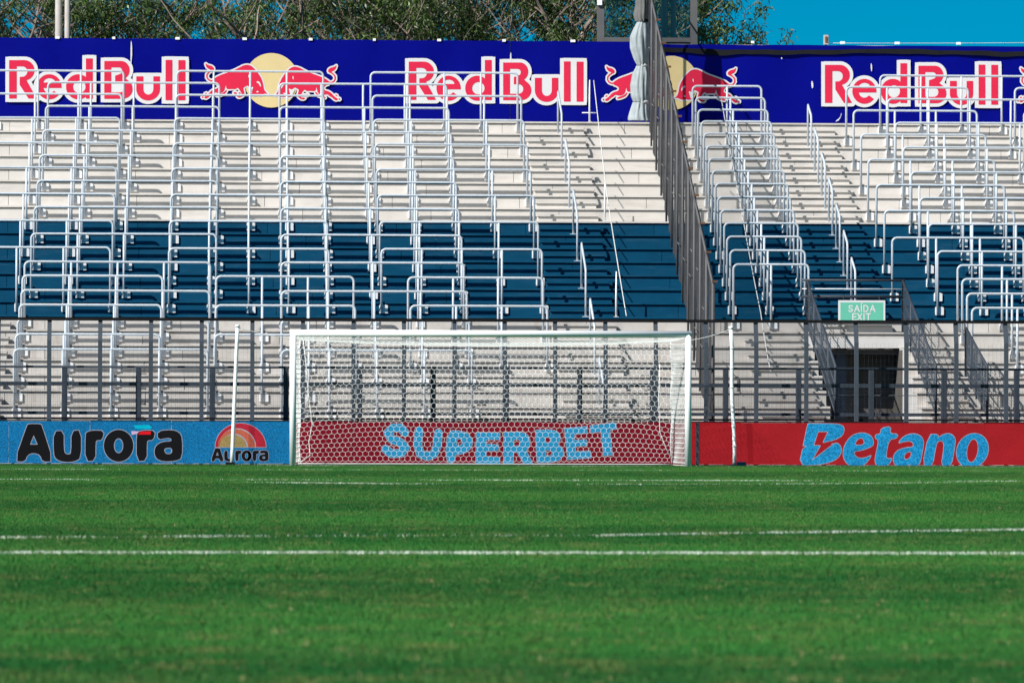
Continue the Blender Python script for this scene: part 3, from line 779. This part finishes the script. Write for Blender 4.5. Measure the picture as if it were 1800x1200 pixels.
# ------------------------------------------------------------------ front fence
FY = 94.62
ff = empty('front_fence', (6, FY, 0), 'dark steel fence with cranked posts and fine wire mesh behind the advertising boards', 'fence')
fo = Vector(ff.location)
_, ztop = P(863, 561, FY); ztop -= .02
xs0 = P(86.5, 640, FY)[0]; xs1 = P(1768.7, 640, FY)[0]; sp = (xs1-xs0)/19
zk = P(863, 601, FY)[1]
fx = [xs0 + sp*k for k in range(-4, 24)]
pm_ = MB()
pm_.prism([(-.035,0),(.035,0),(.035,zk),(.165,ztop-.03),(.095,ztop-.03),(-.035,zk+.01)], 'x', -.040, .040)
pmesh = pm_.mesh('post', M['steel2'])
for x in fx: pobj('post', pmesh, ff, (x-fo.x, 0, 0))
MB().box(fx[0]-fo.x-.1, fx[-1]-fo.x+.1, .06, .20, ztop-.028, ztop+.028).build('top_rail', M['black'], ff)
MB().box(fx[0]-fo.x-.1, fx[-1]-fo.x+.1, .04, .08, .86, .90).build('bottom_rail', M['black'], ff)
def wire_mesh(x0, x1, z0, z1, y, px_, pz, r, name, m, parent):
    mb = MB()
    for x in np.arange(x0+px_/2, x1, px_): mb.box(x-r, x+r, y-r, y+r, z0, z1)
    for z in np.arange(z0+pz/2, z1, pz): mb.box(x0, x1, y+r+.0004, y+3*r, z-r, z+r)
    o = mb.build(name, m, parent); o['kind'] = 'stuff'; return o
for a, b in zip(fx[:-1], fx[1:]):
    wire_mesh(a-fo.x+.041, b-fo.x-.041, .9, zk, .05, .08, .12, .0009, 'wire_mesh', M['steel2'], ff)

# second barrier at the foot of the terrace
BYb = 95.15
br_ = empty('front_barrier', (6, BYb, 0), 'low dark steel barrier with wide posts at the foot of the terrace', 'barrier')
ro = Vector(br_.location)
bxs0 = P(113.5, 690, BYb)[0]; bxs1 = P(1787, 690, BYb)[0]; bsp = (bxs1-bxs0)/13
bxp = [bxs0+bsp*k for k in range(-3, 16)]
zr = [P(863, y, BYb)[1] for y in (646.5, 676, 693, 727)]
pmesh = MB().bbox(-.052,.052,-.04,.04,0,zr[0]-.02,.008).mesh('post', M['steel'])
for x in bxp: pobj('post', pmesh, br_, (x-ro.x,0,0))
A0, A1 = bxp[0]-ro.x, bxp[-1]-ro.x
MB().tube([(A0,0,zr[0]),(A1,0,zr[0])], .026, 8).build('handrail', M['steel'], br_)
for a, b in zip(bxp[:-1], bxp[1:]):
    a -= ro.x-.053; b -= ro.x+.053
    MB().box(a,b,-.025,.025,zr[1]-.038,zr[1]+.038).build('mid_rail', M['steel'], br_)
    MB().box(a,b,-.025,.025,zr[3]-.032,zr[3]+.032).build('bottom_rail', M['steel'], br_)
    MB().tube([(a,-.03,zr[2]),(b,-.03,zr[2])], .010, 6).build('thin_rail', M['steel2'], br_)
    wire_mesh(a, b, zr[3]+.033, zr[1]-.039, 0, .036, .036, .0010, 'wire_mesh', M['steel'], br_)

# guard panels round the exit
def guard_panel(X, i0, label, zf_px, h0=1.08):
    ya, za = yi(i0)+.3, zi(i0); yb = yi(23)+.1; zb = zi(22)
    o = empty('exit_guard', (X, yb, zb), label, 'guard rail', 'mesh guard rails beside the exit'); ov = Vector((X,yb,zb))
    top = [Vector((0,ya-yb,za+h0-zb)), Vector((0,0,1.12))]
    MB().tube([Vector((0,ya-yb,za-zb)), top[0], top[1], Vector((0,0,0))], .028, 8).build('frame', M['steel2'], o)
    for t_ in (.35,.62,.85): MB().tube([top[0]-Vector((0,0,h0*t_)), top[1]-Vector((0,0,1.12*t_))], .014, 6).build('rail', M['steel2'], o)
    for k in range(1, 4):
        t_ = k/4; p = top[0].lerp(top[1], t_); MB().tube([p, p-Vector((0,0,1.05))], .020, 8).build('upright', M['steel2'], o)
    mb = MB()
    for k in range(1, 40):
        t_ = k/40; p = top[0].lerp(top[1], t_); q = p-Vector((0,0,1.0)); mb.box(-.003,.003,p.y-.005,p.y+.005,q.z,p.z)
    for k in range(1, 14):
        d_ = Vector((0,0,1.05*k/14)); mb.tube([top[0]-d_, top[1]-d_], .004, 4)
    w = mb.build('wire_mesh', M['steel2'], o); w['kind'] = 'stuff'
    return o
guard_panel(PX0-.05, 16, 'grey sloping mesh guard on the left side of the exit opening', 0)
guard_panel(PX1+.12, 16, 'grey sloping mesh guard on the right side of the exit opening', 0)
guard_panel(14.42, 19, 'grey sloping mesh guard between the lower steps and low rail column at right', 0, 1.0)
hg = empty('exit_head_rail', (PX0, yi(16)+.3, zi(16)), 'grey horizontal guard rails above the exit opening carrying the sign', 'guard rail'); 
for z, r, m in ((1.08,.026,'steel2'),(.90,.012,'plate'),(.74,.035,'steel')):
    MB().tube([(-.16,0,z),(PX1-PX0+.16,0,z)], r, 8).build('rail', M[m], hg)
# the exit sign
SY = yi(16)+.2
sx0, sz1 = P(1473.5, 527.5, SY); sx1, sz0 = P(1556, 567, SY)
sg = empty('exit_sign', (sx0, SY, sz0), 'green sign with white SAÍDA EXIT lettering hung over the exit opening', 'sign'); sv = Vector(sg.location)
MB().box(0, sx1-sx0, 0, .012, 0, sz1-sz0).build('board', M['wht'], sg)
MB().box(.045, sx1-sx0-.045, -.004, -.001, .045, sz1-sz0-.045).build('green_face', M['signg'], sg)
KS = 4.286
def fs(x, y):
    X, Z = P(1380+x/KS, 480+y/KS, SY-.007); return (X-sv.x, -.007, Z-sv.z)
w = 8.5
def stx(pts, x, y, sc=1.): return ('s', [(x+a*sc, y+b*sc) for a, b in pts], w)
gly = {'S': [[(30,8),(24,2),(10,2),(4,10),(8,20),(26,28),(31,37),(25,46),(10,46),(3,39)]], 'A': [[(0,48),(18,0),(36,48)],[(7,31),(29,31)]], 'I': [[(0,0),(0,48)]], 'D': [[(0,0),(0,48),(14,48),(28,40),(32,24),(28,8),(14,0),(0,0)]],
       'E': [[(27,0),(0,0),(0,48),(28,48)],[(0,23),(24,23)]], 'X': [[(0,0),(30,48)],[(30,0),(0,48)]], 'T': [[(0,0),(32,0)],[(16,0),(16,48)]]}
sh = []
for ch, x, y in (('S',478,243),('A',524,243),('I',575,243),('D',594,243),('A',642,243),('E',510,306),('X',548,306),('I',595,306),('T',612,306)):
    for p in gly[ch]: sh.append(stx(p, x, y, .98))
sh.append(('s', [(572,235),(582,224)], 6))
pobj('lettering', print_mesh('lettering', sh, 0, 1.5, fs, M['wht']), sg)
for x in (.12, sx1-sx0-.12): MB().tube([(x,.02,sz1-sz0-.02),(x,.06,sz1-sz0+.1)], .006, 6).build('hanger', M['steel2'], sg)

# ------------------------------------------------------------------ advertising boards
AY = 94.18; AH = P(863, 739.5, AY)[1]
def board(px0, px1, face, label, seams_px, loc_gap=.004):
    xa, xb = P(px0,780,AY)[0], P(px1,780,AY)[0]
    o = empty('advertising_board', (xa, AY, 0), label, 'advertising board', 'perimeter advertising boards'); ov = Vector(o.location)
    cuts_ = [xa] + [P(s,780,AY)[0] for s in seams_px] + [xb]
    for a, b in zip(cuts_[:-1], cuts_[1:]):
        MB().bbox(a-ov.x+loc_gap, b-ov.x-loc_gap, 0, .10, .02, AH-.02+random.uniform(-.003,.003), .004).build('panel', face, o)
        MB().box(a-ov.x+.002, b-ov.x-.002, -.012, .11, AH-.018, AH+.002).build('top_trim', M['black'], o)
        MB().box(a-ov.x+.05, a-ov.x+.09, .10, .5, 0, AH*.7).build('rear_brace', M['steel'], o)
    return o, ov
def mapper(k, ox, oy, ov, dpt):
    def f(x, y):
        X, Z = P(ox+x/k, oy+y/k, AY-dpt); return (X-ov.x, -dpt, max(Z-ov.z, .01))
    return f
b1, v1 = board(-130, 516, M['ledblue'], 'blue advertising board reading Aurora twice, left of the goal', [-128+0, 15, 158, 301, 444][1:])
b2, v2 = board(517.5, 1213.5, M['ledmar'], 'maroon advertising board reading SUPERBET behind the goal net', [620, 705, 848, 991, 1134])
b3, v3 = board(1215, 1990, M['ledred'], 'bright red advertising board reading Betano, right of the goal', [1302, 1445, 1588, 1731])
MB().box(P(1226,780,AY)[0]-v3.x-.03, P(1226,780,AY)[0]-v3.x+.03, -.02, -.002, 0.01, AH-.02).build('joint_strip', M['steel'], b3)
# Aurora
A_ = smooth([(73,282),(150,62),(158,52),(232,52),(242,62),(312,284),(245,286),(232,244),(190,230),(152,244),(137,286)],1)
Ah = [(191,122),(217,180),(168,180)]
u_ = smooth([(315,98),(378,94),(378,205),(385,236),(410,242),(425,232),(425,96),(485,90),(485,262),(445,285),(380,289),(330,272),(315,235)],1)
r_1 = smooth([(512,115),(525,100),(560,92),(628,94),(616,152),(582,152),(575,168),(575,278),(512,284)],1)
o_ = [ell(718,187,92,99), ell(718,187,29,46)]
r_2 = [(x+318, y) for x, y in r_1]
a_ = smooth([(960,96),(1050,88),(1095,104),(1112,140),(1112,262),(1070,282),(990,284),(950,265),(938,225),(950,185),(990,162),(1048,160),(1044,142),(1020,138),(962,150)],1)
ah = smooth([(998,212),(1012,200),(1050,200),(1050,236),(1012,240)],1)
aur = [('p',[A_,Ah]),('p',[u_]),('p',[r_1]),('p',o_),('p',[r_2]),('p',[a_,ah])]
K4 = 3.529
pobj('lettering_edge', print_mesh('lettering_edge', aur, 4, 3, mapper(K4,5,730,v1,.003), M['ledpale']), b1)
pobj('lettering', print_mesh('lettering', aur, 0, 3, mapper(K4,5,730,v1,.006), M['ledblk']), b1)
def sc(shapes, fx_): return [(s[0], [[fx_(p) for p in k] for k in s[1]]) for s in shapes]
small = sc(aur, lambda p: (1290+(p[0]-75)*.345, 283+(p[1]-283)*.35))
pobj('small_lettering_edge', print_mesh('small_lettering_edge', small, 2.5, 1.6, mapper(K4,5,730,v1,.003), M['ledpale']), b1)
pobj('small_lettering', print_mesh('small_lettering', small, 0, 1.6, mapper(K4,5,730,v1,.006), M['ledblk']), b1)
arch = lambda cx, rx, ry, dx, rx2, ry2, y0: ell(cx, y0, rx, ry, 0, 180, 26) + ell(cx+dx, y0, rx2, ry2, 180, 0, 26)
ar1 = arch(1475,157,148,-22,118,118,196); ar2 = arch(1448,118,112,-16,88,84,196); sn = ell(1425,196,88,78,0,180,24)
pobj('arch_edges', print_mesh('arch_edges', [('p',[ar1]),('p',[ar2]),('p',[sn])], 3.5, 2.2, mapper(K4,5,730,v1,.003), M['ledpale']), b1)
pobj('outer_arch', print_mesh('outer_arch', [('p',[ar1])], 0, 2.2, mapper(K4,5,730,v1,.006), M['crim']), b1)
pobj('inner_arch', print_mesh('inner_arch', [('p',[ar2])], 0, 2.2, mapper(K4,5,730,v1,.006), M['orng']), b1)
pobj('sun_emblem', print_mesh('sun_emblem', [('p',[sn])], 0, 2.2, mapper(K4,5,730,v1,.006), M['gold']), b1)
pobj('cyan_glitch', print_mesh('cyan_glitch', [('p',[[(812,60),(905,58),(925,72),(918,84),(822,82)]])], 0, 2.5, mapper(K4,5,730,v1,.004), M['cyan']), b1)
pobj('red_glitch', print_mesh('red_glitch', [('p',[[(858,98),(918,98),(918,118),(836,118)]])], 0, 2.5, mapper(K4,5,730,v1,.009), M['redpx']), b1)
pobj('pink_glitch', print_mesh('pink_glitch', [('p',[[(796,96),(846,98),(834,112),(800,120)]])], 0, 2.5, mapper(K4,5,730,v1,.009), M['pink']), b1)
# SUPERBET
sup = [('s',[(240,135),(212,104),(160,104),(124,138),(150,182),(212,206),(243,240),(215,278),(150,282),(108,250)],54),
 ('s',[(337,125),(330,225),(348,283),(395,300),(440,285),(462,235),(472,140)],54),
 ('p',[smooth([(535,122),(640,126),(692,158),(710,212),(682,262),(628,286),(586,284),(582,346),(520,338)],1), smooth([(600,178),(628,178),(642,204),(620,230),(594,226)],1)]),
 ('p',[[(735,135),(895,140),(893,185),(800,185),(800,215),(885,220),(882,260),(800,262),(800,300),(895,308),(890,352),(730,352)]]),
 ('p',[[(925,135),(1040,133),(1085,152),(1102,190),(1095,235),(1075,258),(1120,350),(1060,350),(1015,272),(988,270),(985,352),(922,352)],[(990,185),(1025,183),(1040,205),(1026,228),(990,230)]]),
 ('p',[smooth([(1140,122),(1145,120),(1255,116),(1305,140),(1312,190),(1286,216),(1332,246),(1328,310),(1270,340),(1160,344),(1150,342)],1),[(1203,168),(1235,168),(1245,188),(1235,208),(1205,208)],[(1210,258),(1245,258),(1257,276),(1243,297),(1210,297)]]),
 ('p',[[(1340,108),(1490,95),(1495,140),(1405,148),(1408,190),(1490,185),(1495,225),(1412,232),(1415,268),(1515,262),(1522,310),(1362,322)]]),
 ('p',[[(1515,90),(1690,68),(1698,112),(1650,118),(1668,290),(1610,297),(1590,128),(1522,138)]])]
K5 = 3.913
pobj('lettering_edge', print_mesh('lettering_edge', sup, 4, 3, mapper(K5,650,725,v2,.003), M['ledpale']), b2)
pobj('lettering', print_mesh('lettering', sup, 0, 3, mapper(K5,650,725,v2,.006), M['ledtxt2']), b2)
# Betano
B_up = smooth([(190,68),(195,68),(420,68),(478,82),(494,115),(478,165),(415,202),(318,222),(300,250),(150,250),(152,248)],1)
B_lo = smooth([(155,240),(300,240),(395,238),(435,226),(468,262),(466,315),(430,362),(350,396),(250,410),(118,412)],1)
bolt = [(275,133),(360,133),(318,222),(350,222),(405,236),(220,378),(292,252),(236,248)]
e_ = smooth([(738,232),(725,178),(680,148),(620,143),(550,170),(500,235),(480,312),(498,382),(548,422),(610,428),(670,402),(712,345),(715,330),(670,352),(620,357),(582,338),(570,298),(650,286),(725,255)],1)
eh_ = smooth([(573,247),(600,198),(636,182),(660,205),(657,247)],1)
t_b = smooth([(800,105),(882,90),(870,150),(942,155),(926,190),(864,198),(838,335),(852,362),(892,352),(870,402),(820,427),(768,422),(748,382),(755,330),(783,200),(750,190),(754,158),(795,155)],1)
a_b = smooth([(938,232),(988,172),(1060,148),(1122,162),(1153,205),(1150,262),(1118,427),(1040,427),(1044,398),(1000,422),(940,424),(902,392),(903,330),(940,288),(1000,268),(1068,262),(1070,232),(1045,210),(990,215)],1)
ah_b = smooth([(985,348),(1005,308),(1055,296),(1048,345),(1010,372)],1)
n_b = smooth([(1195,156),(1275,156),(1270,188),(1325,152),(1382,150),(1415,185),(1417,235),(1382,430),(1298,430),(1327,250),(1312,208),(1275,210),(1256,245),(1226,427),(1143,427)],1)
def shr(p, cy, k): return [(x-(y-cy)*k, y) for x, y in p]
o_b = [shr(ell(1560,292,132,143),292,.12), shr(ell(1560,292,48,98),292,.12)]
bet = [('p',[B_up]),('p',[B_lo]),('-',[bolt]),('p',[e_,eh_]),('p',[t_b]),('p',[a_b,ah_b]),('p',[n_b]),('p',o_b)]
K6 = 4.737
pobj('lettering_edge', print_mesh('lettering_edge', bet, 4.5, 3.2, mapper(K6,1380,730,v3,.003), M['ledpale']), b3)
pobj('lettering', print_mesh('lettering', bet, 0, 3.2, mapper(K6,1380,730,v3,.006), M['ledtxt']), b3)

# ------------------------------------------------------------------ goal
goal = empty('football_goal', (GX, GY, 0), 'white football goal with a hexagonal mesh net', 'goal'); gv = Vector(goal.location)
PXL, PXR = .695, 8.145; HW = .06
for x in (PXL, PXR):
    MB().tube([(x-gv.x,0,-.02),(x-gv.x,0,2.50)], .062, 20).build('post', M['white'], goal)
MB().tube([(PXL-gv.x-.062,0,2.50),(PXR-gv.x+.062,0,2.50)], .0625, 20).build('crossbar', M['white'], goal)
# net surfaces: parametric patches tiled with hexagons
def hexnet(fn, U, V, name, cell=.112, r=.0041):
    """fn(u,v)->world; u in 0..U metres across, v in 0..V metres"""
    mb = MB(); sx = cell; sy = cell*.866; done = set(); s3 = cell/math.sqrt(3)
    edges = set()
    nodes = {}
    def key(x, y): return (round(x*400), round(y*400))
    row = 0; y = 0
    while y < V+cell:
        x = (cell/2 if row % 2 else 0)
        while x < U+cell:
            cs = [(x+s3*math.cos(PI/6+PI/3*k), y+s3*math.sin(PI/6+PI/3*k)) for k in range(6)]
            for k in range(6):
                a, b = cs[k], cs[(k+1) % 6]; e = tuple(sorted((key(*a), key(*b))))
                if e not in edges:
                    edges.add(e); nodes[key(*a)] = a; nodes[key(*b)] = b
            x += cell
        y += s3*1.5; row += 1
    for ea, eb in edges:
        a, b = nodes[ea], nodes[eb]
        if not (-.01 <= a[0] <= U+.01 and -.01 <= b[0] <= U+.01 and -.01 <= a[1] <= V+.01 and -.01 <= b[1] <= V+.01): continue
        pa = fn(*a); pb = fn(*b)
        mb.tube([Vector(pa)-gv, Vector(pb)-gv], r, 4, cap=False)
    return mb.build(name, M['net'], goal)
NB = 93.95       # back of the net
zc = 2.44
def backx(v):   # back corners pull in towards the ground
    return (.83+.10*(1-v), 7.93+.03*v)
Wd = PXR-PXL
def f_back(u, v):
    U = u/Wd; V_ = v/2.42
    xl = PXL+.12+.05*V_; xr = PXR-.14-.05*(1-V_)
    X = xl+(xr-xl)*U
    sag = -.05*math.sin(PI*U)*V_
    Y = NB - .10*math.sin(PI*V_)*math.sin(PI*U) - .02*math.sin(U*23)*(1-V_)
    z = .03 + v*(2.36/2.42) + sag
    edge = min(U, 1-U)*Wd
    if edge < .5: X += (.5-edge)*.10*math.sin(v*5+U*9)*.4
    X += .022*noise.noise(Vector((u*.9, v*1.1, 4))) ; z += .035*noise.noise(Vector((u*.8, v*.9, 9)))*math.sin(PI*V_)
    z -= .16*math.exp(-edge/.55)*math.sin(PI*V_) ; X += (.09 if U > .5 else -.09)*math.exp(-edge/.8)*math.sin(PI*V_)*(1 if edge > .02 else .6)
    return (X, Y, max(z, .02))
net_b = hexnet(f_back, Wd, 2.42, 'back_net')
def side(xp, xb, sgn):
    def f(u, v):
        U = u/1.95; V_ = v/2.42
        X = xp+(xb-xp)*U + sgn*.05*math.sin(PI*U)*math.sin(PI*V_) + .012*math.sin(v*7+u*4)
        Y = GY+.05+(NB-GY-.05)*U
        return (X, Y, max(.02+v*(2.36/2.42) - .03*math.sin(PI*U)*V_, .02))
    return f
hexnet(side(PXL, PXL+.15, 1), 1.95, 2.42, 'side_net'); hexnet(side(PXR, PXR-.16, -1), 1.95, 2.42, 'side_net')
def f_top(u, v):
    U = u/Wd; V_ = v/1.95
    X = PXL+(PXR-PXL)*U + (.14*V_ if U < .5 else -.14*V_)*abs(1-2*U)
    Y = GY+.05+(NB-GY-.05)*V_
    return (X, Y, zc-.06*V_ - .17*math.sin(PI*min(1,V_))*max(0.,math.sin(PI*U))**.6*.6 - .05*math.sin(PI*U)*V_)
hexnet(f_top, Wd, 1.95, 'top_net')
def border(pts, nm='net_rope', r=.006):
    MB().tube([Vector(p)-gv for p in pts], r, 6).build(nm, M['net'], goal)
border([f_back(Wd*k/24, 2.42) for k in range(25)]); border([(f_back(Wd*k/24, 0)[0], NB, .025) for k in range(25)], r=.010)
for sd_, U0 in ((side(PXL, PXL+.15, 1), 0), (side(PXR, PXR-.16, -1), 1)):
    border([sd_(1.95, 2.42*k/16) for k in range(17)]); border([sd_(1.95*k/8, 0) for k in range(9)])
# a slack cord hanging inside the net at its left corner and right
MBc = MB(); X, Z = P(545, 640, 93.6)
cord = [(P(px,py,93.7)[0], 93.7, P(px,py,93.7)[1]) for px, py in ((533,598),(538,640),(541,680),(545,715),(549,745),(543,775),(545,800),(528,812))]
border(cord, 'loose_cord', .008)
cord = [(P(px,py,93.7)[0], 93.7, P(px,py,93.7)[1]) for px, py in ((1160,640),(1158,700),(1160,760),(1172,790),(1186,812))]
border(cord, 'loose_cord', .007)
# white chalky ground strip beneath the goal mouth (net hem on grass)
# net support poles
def support(ptop, pbot, Y, label, wrap):
    xt, zt = P(*ptop, Y); xb, _ = P(*pbot, Y)
    o = empty('net_support_pole', (xb, Y, 0), label, 'pole', 'leaning poles that hold up the goal net')
    mid = [(0,0,0)]
    for k in range(1, 9):
        t = k/8; mid.append(((xt-xb)*t + (.012*math.sin(t*9) if wrap else 0), 0, zt*t))
    MB().tube(mid, .036, 14).build('shaft', M['white'] , o)
    MB().tube([mid[-1], (mid[-1][0],0,zt+.05)], .045, 12).build('cap', M['white'], o)
    if wrap:
        for k in range(1, 7):
            t = k/7; p = Vector(((xt-xb)*t+.012*math.sin(t*9),0,zt*t)); MB().tube([p-Vector((0,0,.015)), p+Vector((0,0,.015))], .041, 12).build('tape', M['plate'], o)
        MB().bbox(.05,.22,-.08,.08,0,.075).build('ground_socket', mat('blue_socket', (.05,.12,.25), .5), o)
    else:
        MB().bbox(-.12,.06,-.07,.07,0,.05).build('ground_socket', M['black'], o)
    return (xt, Y, zt)
pL = support((417.5,575), (407.5,815), 93.9, 'smooth white pole leaning right, in front of the blue board', False)
pR = support((1284.5,578), (1291,820), 93.9, 'taped white pole leaning left, in front of the red board', True)
rope([pL, f_back(0, 2.42)], .007, 'white rope from the left pole to the top corner of the net', .03)
rope([pR, f_back(Wd, 2.42)], .007, 'white rope from the right pole to the top corner of the net', .06)

# ================================================================== TREES
def leaf_mat():
    m = bpy.data.materials.new('eucalyptus_leaves'); m.use_nodes = True; t = m.node_tree; L = t.links
    b = t.nodes['Principled BSDF']; b.inputs['Roughness'].default_value = .45; b.inputs['Specular IOR Level'].default_value = .5
    at = node(t, 'ShaderNodeAttribute', attribute_name='rnd'); cr = node(t, 'ShaderNodeValToRGB')
    e = cr.color_ramp.elements; e[0].position = 0; e[0].color = (.016,.036,.010,1); e[1].position = 1; e[1].color = (.30,.34,.14,1)
    k = cr.color_ramp.elements.new(.55); k.color = (.055,.105,.022,1); k = cr.color_ramp.elements.new(.9); k.color = (.15,.22,.05,1)
    L.new(at.outputs['Fac'], cr.inputs[0]); L.new(cr.outputs[0], b.inputs['Base Color'])
    tl = node(t, 'ShaderNodeBsdfTranslucent'); L.new(cr.outputs[0], tl.inputs[0]); mx = node(t, 'ShaderNodeMixShader'); mx.inputs[0].default_value = .25
    L.new(b.outputs[0], mx.inputs[1]); L.new(tl.outputs[0], mx.inputs[2]); L.new(mx.outputs[0], t.nodes['Material Output'].inputs['Surface'])
    return m
LF = leaf_mat()
def eucalypt(X, Y, H, spread, lean, seed, nleaf, label, zlow=6.5, dens=1.0):
    rnd = random.Random(seed); root = empty('eucalyptus_tree', (X, Y, 0), label, 'tree', 'eucalyptus trees behind the banner')
    trunk = MB(); limbs = MB(); tips = []
    def grow(mb, p, d, r, l, depth):
        pts_ = [p.copy()]; rad = [r]; steps = 7
        for k in range(steps):
            d = (d + Vector((rnd.uniform(-1,1), rnd.uniform(-1,1), rnd.uniform(-.55,.75)))*.22).normalized()
            p = p + d*(l/steps); pts_.append(p.copy()); rad.append(r*(1-.55*(k+1)/steps))
            if depth >= 2 and p.z > zlow: tips.append((p.copy(), d.copy(), depth))
        mb.tube(pts_, rad, 8 if depth < 2 else 5 if depth < 3 else 4, cap=False)
        if depth < (4 if nleaf > 15000 else 3) and r > .008:
            nk = 4 if depth < 3 else 3
            for q in range(nk):
                k = rnd.randint(3, steps); a = rnd.uniform(0, 2*PI); out = Vector((math.cos(a), math.sin(a)*.8, rnd.uniform(-.15,.8))).normalized()
                grow(limbs, pts_[k], (d*.55+out*.8).normalized(), rad[k]*.60, l*rnd.uniform(.55,.78), depth+1)
    base = Vector((0,0,-.1)); fork = Vector((lean*.45, 0, H*.42))
    trunk.tube([base, Vector((lean*.1,0,H*.12)), Vector((lean*.25,.05,H*.27)), fork], [.34,.29,.26,.24], 12, cap=False)
    for q in range(4):
        a = q*PI/2+rnd.uniform(-.5,.5)
        grow(limbs, fork, Vector((math.cos(a)*.75*spread, math.sin(a)*.5, 1.0)).normalized(), .21, H*.34, 1)
    trunk.build('trunk', M['bark'], root); limbs.build('limbs', M['bark'], root)
    # drooping sickle leaves in sprays round the twigs
    tp = np.array([t_[0] for t_ in tips]); n = nleaf
    nspray = max(1, n//26); c = tp[RNG.integers(0, len(tp), nspray)] + RNG.normal(0, .10, (nspray,3))
    c = np.repeat(c, 26, 0); n = len(c)
    keep_ = np.array([noise.noise(Vector((q[0]*.95+seed, q[1]*.25, q[2]*.8)))+.35*noise.noise(Vector((q[0]*2.6, q[1]*.5, q[2]*2.6+seed))) > -.03 for q in c[::26]])
    c = c.reshape(-1,26,3)[keep_].reshape(-1,3); n = len(c)
    off = RNG.normal(0, 1, (n,3))*np.array((.12,.12,.11)); off[:,2] -= .06; c = c+off
    L_ = RNG.uniform(.10,.20,n); wd = L_*RNG.uniform(.17,.27,n)
    dv_ = np.stack([RNG.normal(0,.5,n), RNG.normal(0,.5,n), -RNG.normal(.55,.5,n)],1); dv_ /= np.linalg.norm(dv_,axis=1)[:,None]
    sdv = np.cross(dv_, RNG.normal(0,1,(n,3))); sdv /= np.linalg.norm(sdv,axis=1)[:,None]+1e-9
    bend = np.cross(dv_, sdv)*(L_*RNG.uniform(-.15,.15,n))[:,None]
    v = np.zeros((n*4,3), np.float32); mid = c+dv_*(L_*.45)[:,None]+bend
    v[0::4] = c; v[1::4] = mid-sdv*wd[:,None]/2; v[2::4] = c+dv_*L_[:,None]; v[3::4] = mid+sdv*wd[:,None]/2
    me = bpy.data.meshes.new('crown'); me.vertices.add(n*4); me.vertices.foreach_set('co', v.ravel()); me.loops.add(n*4); me.loops.foreach_set('vertex_index', np.arange(n*4, dtype=np.int32))
    me.polygons.add(n); me.polygons.foreach_set('loop_start', np.arange(0, n*4, 4, dtype=np.int32)); me.update()
    a = me.attributes.new('rnd','FLOAT','FACE'); rr = np.repeat(RNG.random(n//26), 26)*.55+RNG.random(n)*.45; a.data.foreach_set('value', rr.astype(np.float32)); me.materials.append(LF); me.validate()
    o = pobj('crown', me, root); o['kind'] = 'stuff'
def txp(px, Y): return P(px, 40, Y)[0]
TREES = [(30,121,13.5,1.0,-.3,11,40000,'eucalyptus tree with a dense dark crown left of the twin mast'),
 (150,123,12.5,.35,-.4,12,5000,'eucalyptus tree just right of the left twin mast'),
 (400,121,13.5,.9,.3,13,14000,'eucalyptus tree with bare thick limbs above the left bull emblem'),
 (520,125,14,1.0,.3,14,30000,'eucalyptus tree with olive crown right of the left bull emblem'),
 (670,122,13,1.0,-.4,15,18000,'eucalyptus tree with many thin pale branches above the middle of the banner'),
 (800,124,14,1.0,.3,16,26000,'eucalyptus tree above the second lettering of the banner'),
 (960,121,13.5,1.1,.2,17,42000,'dense eucalyptus tree left of the glazed booth'),
 (1092,122,13,.45,0.,18,46000,'eucalyptus tree seen through the glazed booth')]
for px, Y, H, spd, ln, sdn, nl, lab in TREES: eucalypt(txp(px, Y), Y, H, spd, ln, sdn, nl, lab)
